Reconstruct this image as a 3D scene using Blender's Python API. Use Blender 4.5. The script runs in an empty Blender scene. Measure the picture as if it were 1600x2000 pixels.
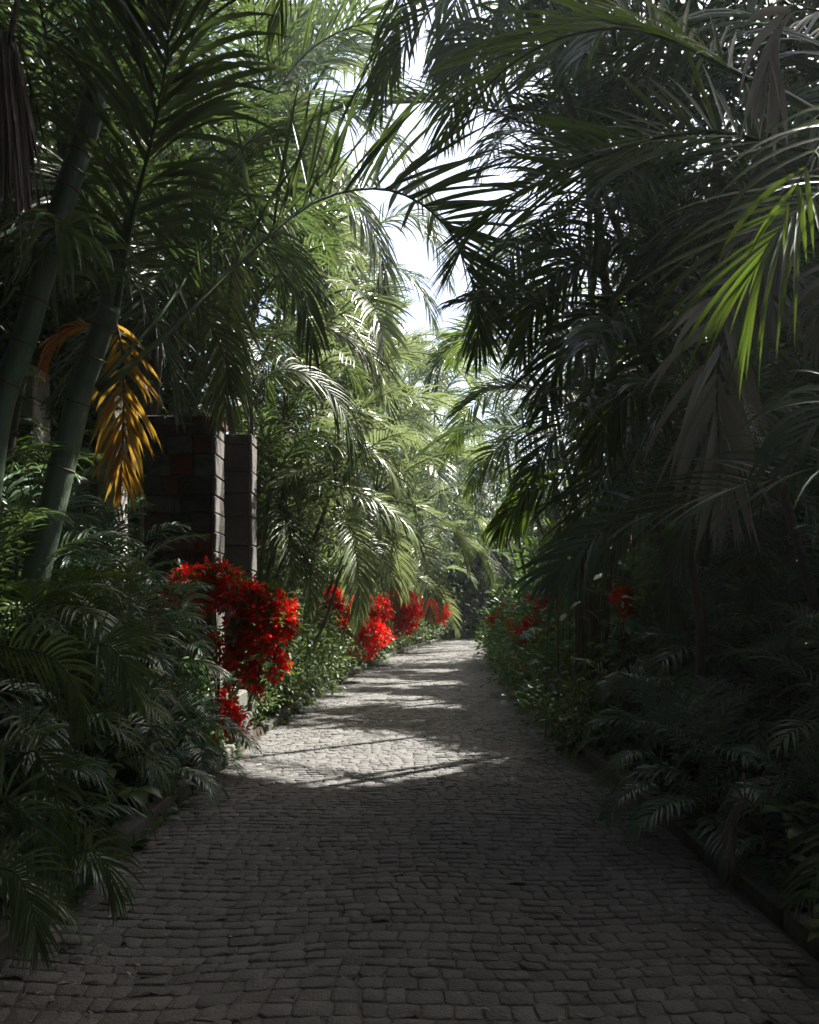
import bpy, math, random
import numpy as np
from mathutils import Vector, Matrix

R = math.radians
C = bpy.context.scene
COL = C.collection
rng = np.random.default_rng(7)
random.seed(7)

# ------------------------------------------------------------------ camera, light, exposure
HC, F = 1.6, 1500.0            # camera height; focal length in pixels of the 1600 x 2000 photograph
HY = 1182.0                    # row of the horizon
cam = bpy.data.cameras.new("camera"); cam_o = bpy.data.objects.new("camera", cam); COL.objects.link(cam_o)
cam.sensor_fit = 'VERTICAL'; cam.sensor_height = 36.0; cam.lens = F / 2000 * 36.0
cam.shift_y = (HY - 1000) / 2000.0
cam.clip_start = 0.05; cam.clip_end = 2000
cam_o.location = (0, 0, HC); cam_o.rotation_euler = (R(90), 0, 0)
C.camera = cam_o

SUN_EL, SUN_AZ = R(53), R(52)   # azimuth clockwise from +Y (ahead of the camera)
SUN = np.array([math.sin(SUN_AZ) * math.cos(SUN_EL), math.cos(SUN_AZ) * math.cos(SUN_EL), math.sin(SUN_EL)])
w = bpy.data.worlds.new("World"); C.world = w; w.use_nodes = True
nt = w.node_tree; bg = nt.nodes["Background"]
sky = nt.nodes.new("ShaderNodeTexSky"); sky.sky_type = 'NISHITA'; sky.sun_disc = False
sky.sun_elevation = SUN_EL; sky.sun_rotation = SUN_AZ; sky.dust_density = 4.5; sky.air_density = 1.0; sky.ozone_density = 1.0
nt.links.new(sky.outputs[0], bg.inputs[0]); bg.inputs[1].default_value = 0.108
sl = bpy.data.lights.new("sun", 'SUN'); so = bpy.data.objects.new("sun", sl); COL.objects.link(so)
sl.energy = 5.0; sl.angle = R(0.6); sl.color = (1.0, 0.97, 0.91)
so.rotation_euler = Vector(-SUN).to_track_quat('-Z', 'Y').to_euler()
C.view_settings.view_transform = 'Standard'; C.view_settings.look = 'None'
C.view_settings.exposure = 1.7; C.view_settings.gamma = 1.0
C.render.engine = 'CYCLES'
C.cycles.max_bounces = 7; C.cycles.diffuse_bounces = 4; C.cycles.glossy_bounces = 3
C.cycles.transmission_bounces = 4; C.cycles.volume_bounces = 0; C.cycles.transparent_max_bounces = 8
C.cycles.use_denoising = True; C.cycles.caustics_reflective = False; C.cycles.caustics_refractive = False
C.cycles.sample_clamp_indirect = 4.0

# ------------------------------------------------------------------ helpers
def nrm(a):
    return a / np.maximum(np.linalg.norm(a, axis=-1, keepdims=True), 1e-9)

def P(px, py, d):
    return np.array([(px - 800) / F * d, d, HC - (py - HY) / F * d])

def pc(y):                      # path centre line
    y = np.asarray(y, float)
    return np.where(y > 6, 0.004 * np.clip(y - 6, 0, 60) ** 2, 0.0)

def gz(x, y):                   # ground height at a world point
    d = np.abs(np.asarray(x) - pc(y)) - 1.9
    t = np.clip(d / 3.5, 0, 1)
    return np.where(d > 0, 0.06 + 0.75 * t * t * (3 - 2 * t), -0.04)

class MB:
    """collects vertices and faces (quads and triangles) with a material slot"""
    def __init__(s): s.v, s.q, s.t, s.n = [], [], [], 0
    def add(s, V, Q=None, T=None, m=0):
        V = np.asarray(V, float).reshape(-1, 3)
        if Q is not None and len(Q): s.q.append((np.asarray(Q) + s.n, m))
        if T is not None and len(T): s.t.append((np.asarray(T) + s.n, m))
        s.v.append(V); s.n += len(V)
    def mesh(s, name, mats, smooth=True):
        me = bpy.data.meshes.new(name)
        V = np.concatenate(s.v) if s.v else np.zeros((0, 3))
        idx, st, mi, k = [], [], [], 0
        for lst, size in ((s.q, 4), (s.t, 3)):
            for f, m in lst:
                f = f.reshape(-1, size); idx.append(f.ravel())
                st.append(k + np.arange(len(f)) * size); mi.append(np.full(len(f), m)); k += f.size
        idx = np.concatenate(idx); st = np.concatenate(st); mi = np.concatenate(mi)
        me.vertices.add(len(V)); me.vertices.foreach_set("co", V.astype(np.float32).ravel())
        me.loops.add(len(idx)); me.loops.foreach_set("vertex_index", idx.astype(np.int32))
        me.polygons.add(len(st)); me.polygons.foreach_set("loop_start", st.astype(np.int32))
        me.polygons.foreach_set("material_index", mi.astype(np.int32))
        me.polygons.foreach_set("use_smooth", np.full(len(st), smooth))
        for m in mats: me.materials.append(m)
        me.update(calc_edges=True); me.validate()
        return me

def link(name, me, parent=None, loc=(0, 0, 0), rot=(0, 0, 0), sc=1.0):
    o = bpy.data.objects.new(name, me); COL.objects.link(o)
    if parent: o.parent = parent
    o.location = loc; o.rotation_euler = rot
    o.scale = (sc, sc, sc) if np.isscalar(sc) else sc
    return o

def tag(o, label=None, cat=None, group=None, kind=None):
    if label: o["label"] = label
    if cat: o["category"] = cat
    if group: o["group"] = group
    if kind: o["kind"] = kind
    return o

def thing(name, label, cat, loc=(0, 0, 0), group=None, rz=0):
    o = bpy.data.objects.new(name, None); COL.objects.link(o)
    o.location = loc; o.rotation_euler = (0, 0, rz); o.empty_display_size = 0.2
    return tag(o, label, cat, group)

def wpart(name, mb, mats, root, smooth=True):
    """a part whose mesh was built in world coordinates"""
    return link(name, mb.mesh(name, mats, smooth), root, tuple(-np.array(root.location)))

def spline(pts, n):
    p = np.asarray(pts, float); p = np.vstack([2 * p[0] - p[1], p, 2 * p[-1] - p[-2]])
    m = len(p) - 3; out = []
    for t in np.linspace(0, m - 1e-6, n):
        i = int(t); u = t - i; a, b, c, d = p[i:i + 4]
        out.append(0.5 * (2 * b + (c - a) * u + (2 * a - 5 * b + 4 * c - d) * u * u + (3 * b - a - 3 * c + d) * u ** 3))
    return np.array(out)

def frames(pts, n0):
    T = nrm(np.gradient(pts, axis=0)); N = np.zeros_like(T); n = np.asarray(n0, float)
    for i in range(len(T)):
        n = n - T[i] * n.dot(T[i]); n = n / max(np.linalg.norm(n), 1e-6); N[i] = n
    return T, N, np.cross(T, N)

def tube(mb, pts, rad, sides=8, m=0, n0=(0.31, 0.2, 0.93), cap=True):
    pts = np.asarray(pts, float); T, N, S = frames(pts, n0); rad = np.broadcast_to(rad, len(pts))
    a = np.linspace(0, 2 * np.pi, sides, endpoint=False)
    ring = N[:, None] * np.cos(a)[None, :, None] + S[:, None] * np.sin(a)[None, :, None]
    V = pts[:, None] + ring * rad[:, None, None]
    n = len(pts); i = np.arange(n - 1)[:, None] * sides; j = np.arange(sides)[None]; k = (j + 1) % sides
    Q = np.stack([i + j, i + k, i + sides + k, i + sides + j], -1).reshape(-1, 4)
    V = V.reshape(-1, 3); Tt = None
    if cap:
        c = len(V); V = np.vstack([V, pts[-1:], pts[:1]]); b = (n - 1) * sides
        Tt = np.concatenate([np.stack([b + j[0], b + k[0], np.full(sides, c)], -1), np.stack([k[0], j[0], np.full(sides, c + 1)], -1)])
    mb.add(V, Q, Tt, m)

BLADE = np.array([.45, .85, 1, .95, .75, .4, .03])
OVATE = np.array([.06, .75, 1, .8, .04])
def leaves(mb, p, d, n, L, W, K=5, droop=0.0, fold=0.25, shape=BLADE, m=0, curl=0.0):
    """long or oval leaves as folded strips, all at once: base p, direction d, face normal n"""
    p = np.array(p, float); d = nrm(np.array(d, float)); n = np.array(n, float); cnt = len(p)
    L = np.broadcast_to(L, cnt); W = np.broadcast_to(W, cnt); droop = np.broadcast_to(droop, cnt)
    wf = np.interp(np.linspace(0, 1, K + 1), np.linspace(0, 1, len(shape)), shape)
    V = np.zeros((cnt, K + 1, 3, 3)); down = np.array([0, 0, -1.0])
    for k in range(K + 1):
        s = np.cross(d, n); bad = np.linalg.norm(s, axis=1) < 0.05
        s[bad] = np.cross(d[bad], np.array([.6, .5, .3])); s = nrm(s); n = np.cross(s, d)
        h = (W * wf[k] * .5)[:, None]
        V[:, k, 0] = p - s * h + n * h * fold * 2; V[:, k, 1] = p; V[:, k, 2] = p + s * h + n * h * fold * 2
        p = p + d * (L / K)[:, None]
        d = nrm(d + (droop * (0.5 + k / K) / K * 2.2)[:, None] * down + n * curl)
    V = V.reshape(-1, 3); b = np.arange(cnt)[:, None, None] * (K + 1) * 3 + np.arange(K)[None, :, None] * 3 + np.arange(2)[None, None]
    b = b.ravel(); mb.add(V, np.stack([b, b + 1, b + 4, b + 3], -1), None, m)

def frond(mb, pts, n0, cnt, L, W, rr=0.012, a0=70, a1=22, lift=25, droop=0.5, t0=0.12, K=5, seed=0, prof=None, fold=0.25,
          stem_m=1, jit=1.0, miss=0.0, sides=5, plumose=0.0):
    """a feather frond along rachis points: cnt leaflets on each side"""
    g = np.random.default_rng(seed); cv = spline(pts, 48); T, N, S = frames(cv, n0)
    tt = np.linspace(0, 1, 48); tube(mb, cv[::2], np.interp(tt[::2], [0, .15, 1], [rr, rr * .7, rr * .2]), sides, stem_m, n0)
    for s in (-1, 1):
        t = np.clip(np.linspace(t0, .995, cnt) + g.normal(0, .004 * jit, cnt), t0, 1)
        t = t[g.random(cnt) >= miss]; c = len(t)
        ip = lambda A: np.stack([np.interp(t, tt, A[:, k]) for k in range(3)], -1)
        p, tv, nv, sv = ip(cv), nrm(ip(T)), nrm(ip(N)), nrm(ip(S))
        u = (t - t0) / (1 - t0)
        a = np.radians(np.interp(u, [0, 1], [a0, a1]) + g.normal(0, 4 * jit, c)); v = np.radians(lift + g.normal(0, 6 * jit, c) + plumose * g.choice([-1, 0, 1], c))
        lat = sv * s * np.cos(v)[:, None] + nv * np.sin(v)[:, None]
        d = tv * np.cos(a)[:, None] + lat * np.sin(a)[:, None]
        ln = nv * np.cos(v)[:, None] - sv * s * np.sin(v)[:, None] + g.normal(0, .15 * jit, (c, 3))
        pr = np.interp(u, [0, .12, .4, .75, 1], [.55, .85, 1, .8, .38]) if prof is None else np.interp(u, *prof)
        ll = L * pr * g.uniform(1 - .1 * jit, 1 + .06 * jit, c)
        leaves(mb, p, d, ln, ll, W * np.interp(u, [0, .3, .8, 1], [.8, 1, .9, .6]) * g.uniform(.85, 1.1, c), K, droop * g.uniform(.6, 1.4, c), fold)

def box(mb, x0, x1, y0, y1, z0, z1, m=0, j=0.0, bev=0.0, g=rng):
    """a box; bev > 0 gives chamfered edges"""
    if bev <= 0:
        V = np.array([[x, y, z] for z in (z0, z1) for x, y in ((x0, y0), (x1, y0), (x1, y1), (x0, y1))], float) + g.normal(0, 1, (8, 3)) * j
        mb.add(V, [[3, 2, 1, 0], [4, 5, 6, 7], [0, 1, 5, 4], [1, 2, 6, 5], [2, 3, 7, 6], [3, 0, 4, 7]], None, m); return
    b = bev; V = []
    for ix, x in ((0, x0), (1, x1)):
        for iy, y in ((0, y0), (1, y1)):
            for iz, z in ((0, z0), (1, z1)):
                o = g.normal(0, 1, 3) * j; sx, sy, sz = (1 - 2 * ix) * b, (1 - 2 * iy) * b, (1 - 2 * iz) * b
                V += [np.array([x, y + sy, z + sz]) + o, np.array([x + sx, y, z + sz]) + o, np.array([x + sx, y + sy, z]) + o]
    c = lambda ix, iy, iz, a: ((ix * 2 + iy) * 2 + iz) * 3 + a
    Q, T = [], []
    for i in (0, 1):
        f = lambda q, fl: Q.append(q if fl else q[::-1])
        f([c(i, 0, 0, 0), c(i, 1, 0, 0), c(i, 1, 1, 0), c(i, 0, 1, 0)], i == 1)
        f([c(0, i, 0, 1), c(1, i, 0, 1), c(1, i, 1, 1), c(0, i, 1, 1)], i == 0)
        f([c(0, 0, i, 2), c(1, 0, i, 2), c(1, 1, i, 2), c(0, 1, i, 2)], i == 1)
        for k in (0, 1):
            f([c(i, k, 0, 0), c(i, k, 1, 0), c(i, k, 1, 1), c(i, k, 0, 1)], i != k)
            f([c(i, 0, k, 0), c(i, 1, k, 0), c(i, 1, k, 2), c(i, 0, k, 2)], i != k)
            f([c(0, i, k, 1), c(1, i, k, 1), c(1, i, k, 2), c(0, i, k, 2)], i == k)
            for l in (0, 1):
                t = [c(i, k, l, 0), c(i, k, l, 1), c(i, k, l, 2)]; T.append(t if (i + k + l) % 2 == 1 else t[::-1])
    mb.add(V, Q, T, m)

# ------------------------------------------------------------------ materials
def newmat(name):
    m = bpy.data.materials.new(name); m.use_nodes = True; t = m.node_tree
    for n in list(t.nodes): t.nodes.remove(n)
    return m, t, t.nodes.new("ShaderNodeOutputMaterial"), t.nodes.new("ShaderNodeBsdfPrincipled")
def nd(t, kind, **kw):
    n = t.nodes.new(kind)
    for k, v in kw.items():
        if k.startswith("i_"): n.inputs[int(k[2:])].default_value = v
        else: setattr(n, k, v)
    return n
def mix(t, fac, a, b, mode='MIX'):
    n = t.nodes.new("ShaderNodeMix"); n.data_type = 'RGBA'; n.blend_type = mode
    for s, v in ((0, fac), (6, a), (7, b)):
        if hasattr(v, "links") or hasattr(v, "is_linked"): t.links.new(v, n.inputs[s])
        else: n.inputs[s].default_value = v if s == 0 else (*v, 1.0)
    return n.outputs[2]

def leaf_mat(name, a, b, tr=(0.2, 0.3, 0.03), trf=0.35, rough=0.42, tip=None, spec=0.4):
    m, t, out, pr = newmat(name); L = t.links
    geo = t.nodes.new("ShaderNodeNewGeometry"); oi = t.nodes.new("ShaderNodeObjectInfo")
    tc = t.nodes.new("ShaderNodeTexCoord")
    no = nd(t, "ShaderNodeTexNoise"); no.inputs["Scale"].default_value = 2.3; no.inputs["Detail"].default_value = 3; L.new(tc.outputs["Object"], no.inputs["Vector"])
    c = mix(t, geo.outputs["Random Per Island"], a, b)
    hs = nd(t, "ShaderNodeHueSaturation"); L.new(c, hs.inputs["Color"])
    mr = nd(t, "ShaderNodeMapRange"); mr.inputs[3].default_value = 0.7; mr.inputs[4].default_value = 1.35; L.new(oi.outputs["Random"], mr.inputs[0]); L.new(mr.outputs[0], hs.inputs["Value"])
    m2 = nd(t, "ShaderNodeMapRange"); m2.inputs[1].default_value = .3; m2.inputs[2].default_value = .7; m2.inputs[3].default_value = 0.0; m2.inputs[4].default_value = 0.35; L.new(no.outputs[0], m2.inputs[0])
    c2 = mix(t, m2.outputs[0], hs.outputs[0], tip or tuple(x * 1.25 for x in b))
    L.new(c2, pr.inputs["Base Color"]); pr.inputs["Roughness"].default_value = rough; pr.inputs["Specular IOR Level"].default_value = spec
    tl = t.nodes.new("ShaderNodeBsdfTranslucent"); c3 = mix(t, 0.55, c2, tr); L.new(c3, tl.inputs[0])
    mx = t.nodes.new("ShaderNodeMixShader"); mx.inputs[0].default_value = trf
    L.new(pr.outputs[0], mx.inputs[1]); L.new(tl.outputs[0], mx.inputs[2]); L.new(mx.outputs[0], out.inputs[0])
    return m

def solid_mat(name, a, b, rough=0.8, scale=6.0, bump=0.3, bscale=40.0, island=0.0, third=None, spec=0.3, stretch=None):
    m, t, out, pr = newmat(name); L = t.links
    tc = t.nodes.new("ShaderNodeTexCoord"); vec = tc.outputs["Object"]
    if stretch:
        mp = nd(t, "ShaderNodeMapping"); mp.inputs["Scale"].default_value = stretch; L.new(vec, mp.inputs[0]); vec = mp.outputs[0]
    no = nd(t, "ShaderNodeTexNoise"); no.inputs["Scale"].default_value = scale; no.inputs["Detail"].default_value = 6; no.inputs["Roughness"].default_value = .6; L.new(vec, no.inputs["Vector"])
    r = nd(t, "ShaderNodeMapRange"); r.inputs[1].default_value = .32; r.inputs[2].default_value = .68; L.new(no.outputs[0], r.inputs[0])
    c = mix(t, r.outputs[0], a, b)
    geo = t.nodes.new("ShaderNodeNewGeometry")
    if island:
        mr = nd(t, "ShaderNodeMapRange"); mr.inputs[3].default_value = 1 - island; mr.inputs[4].default_value = 1 + island; L.new(geo.outputs["Random Per Island"], mr.inputs[0])
        hs = nd(t, "ShaderNodeHueSaturation"); L.new(c, hs.inputs["Color"]); L.new(mr.outputs[0], hs.inputs["Value"]); c = hs.outputs[0]
    if third:
        mr = nd(t, "ShaderNodeMapRange"); mr.inputs[1].default_value = third[1]; mr.inputs[2].default_value = min(1, third[1] + .06); mr.inputs[4].default_value = .85
        mu = nd(t, "ShaderNodeMath", operation='FRACT'); mm = nd(t, "ShaderNodeMath", operation='MULTIPLY'); mm.inputs[1].default_value = 7.13
        L.new(geo.outputs["Random Per Island"], mm.inputs[0]); L.new(mm.outputs[0], mu.inputs[0]); L.new(mu.outputs[0], mr.inputs[0]); c = mix(t, mr.outputs[0], c, third[0])
    L.new(c, pr.inputs["Base Color"]); pr.inputs["Roughness"].default_value = rough; pr.inputs["Specular IOR Level"].default_value = spec
    if bump:
        n2 = nd(t, "ShaderNodeTexNoise"); n2.inputs["Scale"].default_value = bscale; n2.inputs["Detail"].default_value = 5; L.new(vec, n2.inputs["Vector"])
        bp = nd(t, "ShaderNodeBump"); bp.inputs["Strength"].default_value = bump; bp.inputs["Distance"].default_value = 0.02; L.new(n2.outputs[0], bp.inputs["Height"]); L.new(bp.outputs[0], pr.inputs["Normal"])
    L.new(pr.outputs[0], out.inputs[0])
    return m

M = {}
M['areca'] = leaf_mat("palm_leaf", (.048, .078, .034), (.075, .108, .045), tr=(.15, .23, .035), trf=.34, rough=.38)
M['areca3'] = leaf_mat("palm_leaf_backlit", (.045, .085, .022), (.075, .12, .03), tr=(.22, .34, .02), trf=.46, rough=.4)  # stronger, yellower transmission puts a backlit glow into the leaf colour
M['areca2'] = leaf_mat("palm_leaf_sunlit", (.11, .142, .08), (.16, .195, .112), tr=(.26, .33, .09), trf=.36, rough=.26)  # paler copy for palms in sun, the brightness put into the colour
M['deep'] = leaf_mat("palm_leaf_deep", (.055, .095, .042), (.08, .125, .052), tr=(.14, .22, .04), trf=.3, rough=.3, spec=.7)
M['under'] = leaf_mat("understory_leaf", (.085, .142, .080), (.125, .19, .098), trf=.28, rough=.28, spec=.8)
M['under2'] = leaf_mat("understory_leaf_blue", (.10, .172, .128), (.145, .225, .155), tr=(.12, .22, .05), trf=.25, rough=.27, spec=.8)
M['under3'] = leaf_mat("understory_leaf_fresh", (.05, .095, .025), (.08, .13, .03), tr=(.2, .32, .02), trf=.33, rough=.42)
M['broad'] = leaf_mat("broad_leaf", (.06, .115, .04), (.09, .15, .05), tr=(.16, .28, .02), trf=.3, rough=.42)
M['broadlit'] = leaf_mat("broad_leaf_sunlit", (.07, .12, .042), (.115, .17, .063), tr=(.2, .26, .05), trf=.35, rough=.45)  # lighter copy for the sunny side, sunlight put into the colour
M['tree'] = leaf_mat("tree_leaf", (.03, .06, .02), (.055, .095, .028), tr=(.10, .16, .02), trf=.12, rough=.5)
M['yellow'] = leaf_mat("yellowed_leaf", (.36, .20, .03), (.48, .30, .05), tr=(.65, .38, .04), trf=.42, rough=.5, tip=(.16, .06, .012))
M['orange'] = leaf_mat("orange_leaf", (.35, .12, .02), (.45, .2, .03), tr=(.6, .22, .02), trf=.4, rough=.5, tip=(.3, .08, .02))
M['dry'] = leaf_mat("dry_leaf", (.27, .26, .23), (.40, .385, .34), tr=(.28, .25, .19), trf=.2, rough=.65, tip=(.22, .20, .165), spec=.25)
M['bronze'] = leaf_mat("bronze_leaf", (.17, .135, .125), (.23, .185, .17), tr=(.2, .14, .08), trf=.2, rough=.5, spec=.3)
M['red'] = leaf_mat("red_bract", (.70, .011, .008), (.88, .034, .015), tr=(.75, .015, .01), trf=.3, rough=.55, tip=(.5, .004, .012), spec=.2)
M['stem'] = solid_mat("green_stem", (.05, .085, .03), (.08, .11, .04), rough=.5, bump=.1)
M['brownstem'] = solid_mat("brown_stem", (.06, .045, .03), (.10, .08, .055), rough=.8, bump=.4)
M['trunk'] = solid_mat("palm_trunk", (.09, .08, .062), (.17, .15, .12), rough=.85, scale=9, bump=.6, stretch=(1, 1, .25))
M['ringed'] = solid_mat("ringed_green_trunk", (.055, .10, .066), (.125, .16, .105), rough=.42, scale=7, bump=.25, bscale=60, spec=.5, stretch=(1, 1, .35))
M['ring'] = solid_mat("trunk_ring", (.11, .085, .06), (.16, .12, .085), rough=.8, bump=.2)
M['bark'] = solid_mat("bark", (.07, .055, .04), (.13, .105, .08), rough=.9, bump=.8, bscale=25, stretch=(1, 1, .2))
M['cobble'] = solid_mat("cobble_stone", (.116, .112, .104), (.180, .174, .164), rough=.85, scale=5, bump=.55, bscale=70, island=.10, spec=.25)
M['joint'] = solid_mat("path_joint", (.082, .079, .073), (.136, .131, .122), rough=.95, scale=9, bump=.5)
M['soil'] = solid_mat("forest_soil", (.035, .026, .018), (.065, .05, .035), rough=.95, scale=3, bump=.8, bscale=12)
M['kerb'] = solid_mat("kerb_stone", (.10, .095, .085), (.18, .17, .155), rough=.9, scale=7, bump=.5, island=.12)
M['block'] = solid_mat("masonry_block", (.05, .045, .042), (.11, .10, .092), rough=.92, scale=7, bump=1.0, bscale=35, island=.45, third=((.14, .045, .03), .77))
M['blockdark'] = solid_mat('smooth_dark_block', (.07, .066, .062), (.10, .095, .09), rough=.92, scale=4, bump=.5, bscale=30, island=.1)
M['mortar'] = solid_mat("mortar", (.06, .055, .05), (.1, .09, .08), rough=.95, bump=.5)
M['blockgrey'] = solid_mat("grey_block", (.3, .28, .25), (.42, .395, .355), rough=.92, scale=6, bump=.9, bscale=30, island=.18)
M['sheath'] = solid_mat("dry_sheath", (.13, .10, .085), (.20, .165, .14), rough=.8, scale=14, bump=.9, bscale=30, stretch=(1, 1, .06))

# ------------------------------------------------------------------ the setting: ground, path, kerbs
us = [0, 1.0, 1.7, 1.88, 1.93, 2.1, 2.4, 2.8, 3.3, 4, 5, 6.5, 9, 13, 20, 35, 70, 150]
us = np.array([-u for u in us[:0:-1]] + us)
ys = np.concatenate([np.array([-150, -90, -50, -25, -12]), np.arange(-6, 60, .75), np.array([62, 70, 85, 110, 150])])
g0 = np.random.default_rng(1)
gv = np.array([[pc(y) + u, y, float(gz(pc(y) + u, y)) + (g0.normal(0, .03) if abs(u) > 2.3 else 0)] for y in ys for u in us])
i = np.arange(len(ys) - 1)[:, None] * len(us) + np.arange(len(us) - 1)[None]; i = i.ravel()
mb = MB(); mb.add(gv, np.stack([i, i + 1, i + len(us) + 1, i + len(us)], -1))
tag(link("ground", mb.mesh("ground", [M['soil']])), kind="structure")

def cobbles():
    g = np.random.default_rng(3); mb = MB()
    yy = np.arange(-3, 52, .5); v = []
    for y in yy:
        for u in np.linspace(-1.84, 1.84, 5): v.append([pc(y) + u, y, -.006])
    b = (np.arange(len(yy) - 1)[:, None] * 5 + np.arange(4)[None]).ravel(); mb.add(v, np.stack([b, b + 1, b + 6, b + 5], -1), None, 1)
    warp = lambda x, y: np.stack([x + .035 * np.sin(2.1 * y + 1.7 * x) + .02 * np.sin(5.3 * y - 3 * x), y + .05 * np.sin(1.5 * x + .35 * y) + .03 * np.sin(3.7 * x - 1.1 * y) + .10 * np.abs(x) ** 1.5 * .35], -1)
    y = 1.2; st = []
    while y < 46:
        h = g.uniform(.075, .11) if y < 13 else g.uniform(.13, .2); x = -1.83 + g.uniform(-.15, 0)
        while x < 1.83:
            wd = g.uniform(.08, .155) if y < 13 else g.uniform(.15, .28)
            a, e = max(x, -1.83), min(x + wd, 1.83)
            if e - a > .05: st.append((a, e, y, y + h))
            x += wd
        y += h
    st = np.array(st); n = len(st); jo = .0035
    # eight corner points of a rounded rectangle, in unit coordinates
    c = np.array([[.12, 0], [.88, 0], [1, .15], [1, .85], [.88, 1], [.12, 1], [0, .85], [0, .15]])
    def ring(ins, z, jj):
        x = st[:, :1] + ins + (st[:, 1:2] - st[:, :1] - 2 * ins) * c[None, :, 0]
        yv = st[:, 2:3] + ins + (st[:, 3:4] - st[:, 2:3] - 2 * ins) * c[None, :, 1]
        return np.concatenate([warp(x, yv) + jj, z[..., None]], -1)
    jj = g.normal(0, .0055, (n, 8, 2)); tz = g.normal(0, .0013, (n, 1)); sx = g.normal(0, .0014, (n, 1)); sy = g.normal(0, .0018, (n, 1))
    tilt = tz + sx * (c[None, :, 0] - .5) * 2 + sy * (c[None, :, 1] - .5) * 2
    r0 = ring(jo * .5, np.full((n, 8), -.03), jj); r1 = ring(jo, tilt - .002, jj); r2 = ring(jo + .006, tilt + .0015 + g.normal(0, .0015, (n, 8)), jj)
    ce = r2.mean(1, keepdims=True) + np.array([0, 0, .0015])
    V = np.concatenate([r0, r1, r2, ce], 1)
    V[..., 0] += pc(V[..., 1]); V = V.reshape(-1, 3)
    b = np.arange(n)[:, None] * 25; k = np.arange(8)[None]; k2 = (k + 1) % 8
    Q = np.concatenate([np.stack([b + o + k, b + o + k2, b + o + 8 + k2, b + o + 8 + k], -1).reshape(-1, 4) for o in (0, 8)])
    T = np.stack([b + 16 + k, b + 16 + k2, b + 24 + 0 * k], -1).reshape(-1, 3)
    mb.add(V, Q, T, 0)
    return mb.mesh("path", [M['cobble'], M['joint']])
tag(link("path", cobbles()), kind="structure")

def kerb(side, y0, y1, u, hgt, wid):
    g = np.random.default_rng(11 + side); mb = MB(); y = y0
    while y < y1:
        l = g.uniform(.7, 1.05); h = hgt + g.normal(0, .008); q = u + g.normal(0, .008)
        m2 = MB(); box(m2, 0, wid, 0, l - .012, -.1, h, bev=.016, j=.004, g=g); V = m2.v[0]
        V[:, 0] = V[:, 0] * side + side * q; V[:, 0] += pc(y + V[:, 1]); V[:, 1] += y
        mb.add(V, m2.q[0][0], m2.t[0][0]); y += l
    return mb.mesh("kerb", [M['kerb']], smooth=False)
tag(link("kerb_pillar_side", kerb(-1, 1.0, 8.1, 1.84, .13, .17)), kind="structure")
tag(link("kerb_pillar_side_far", kerb(-1, 9.75, 34, 1.84, .10, .17)), kind="structure")
tag(link("kerb_shaded_side", kerb(1, 1.0, 34, 1.84, .10, .17)), kind="structure")

# ------------------------------------------------------------------ masonry
def pillar(name, label, x0, x1, y0, y1, z0, z1, mat, ch=.29, cap=0.0, lean=0.0, seed=0, wb=.42, jit=.004, bev=.012, out=.008, edge=0):
    g = np.random.default_rng(seed); root = thing(name, label, "pillar", ((x0 + x1) / 2, (y0 + y1) / 2, z0), "masonry pillars beside the path")
    mb = MB(); ox, oy = root.location[0], root.location[1]
    box(mb, x0 - ox + .03, x1 - ox - .03, y0 - oy + .03, y1 - oy - .03, -.3, z1 - z0 - .05, 1)
    z = -.1
    while z < z1 - z0 - .05:
        h = min(ch * g.uniform(.85, 1.15), z1 - z0 - z)
        if edge: box(mb, x1 - ox - edge, x1 - ox + .012, y0 - oy - .006, y1 - oy + .006, z + .006, z + h - .006, 2, .004, .01, g)  # paler column on the path face, its sunlight put into the colour
        n = max(1, int(round((x1 - x0) / wb))); e = np.linspace(x0, x1 - edge, n + 1); e[1:-1] += g.uniform(-.12, .12, n - 1)
        for a, b in zip(e[:-1], e[1:]):
            d = g.uniform(-.5, 1, 4) * out
            box(mb, a - ox + (.006 if a > x0 else -d[0]), b - ox - (.006 if b < x1 - edge or edge else -d[1]), y0 - oy - d[2], y1 - oy + d[3], z + .006, z + h - .006, 0, jit, bev, g)
        z += h
    if lean:
        for V in mb.v: V[:, 0] += lean * V[:, 2]
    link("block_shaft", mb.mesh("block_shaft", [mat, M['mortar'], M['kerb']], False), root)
    if cap:
        mb = MB(); n = 3; e = np.linspace(x0 - cap, x1 + cap, n + 1)
        for a, b in zip(e[:-1], e[1:]): box(mb, a - ox + .004, b - ox - .004, y0 - oy - cap, y1 - oy + cap, z1 - z0 + .002, z1 - z0 + .085, 0, .003, .012, g)
        link("coping", mb.mesh("coping", [M['block']], False), root)
    return root
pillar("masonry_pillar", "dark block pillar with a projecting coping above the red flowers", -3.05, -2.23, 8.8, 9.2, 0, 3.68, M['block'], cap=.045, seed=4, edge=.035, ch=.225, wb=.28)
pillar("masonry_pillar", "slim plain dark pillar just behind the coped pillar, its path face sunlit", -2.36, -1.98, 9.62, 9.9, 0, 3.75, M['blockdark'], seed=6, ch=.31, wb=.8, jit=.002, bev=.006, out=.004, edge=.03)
pillar("masonry_pillar", "pale grey block pillar standing behind the ringed green trunks", -4.62, -4.25, 8.6, 9.0, 0, 4.3, M['blockgrey'], seed=8, wb=.25, lean=.01)
pillar("masonry_pillar", "narrow rough pillar half hidden behind the hanging yellow frond", -3.83, -3.6, 9.4, 9.8, 0, 4.2, M['blockgrey'], seed=9, wb=.5)
mb = MB(); box(mb, -.26, .26, -.42, .42, 0, .36, 0, .003, .02); box(mb, -.26, .2, -.38, .42, .362, .62, 0, .003, .02)
o = tag(link("stone_plinth", mb.mesh("stone_plinth", [M['kerb']], False), None, (-2.12, 8.72, -.02)), "stepped grey stone plinth at the foot of the pillars under the red flowers", "plinth")

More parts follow.
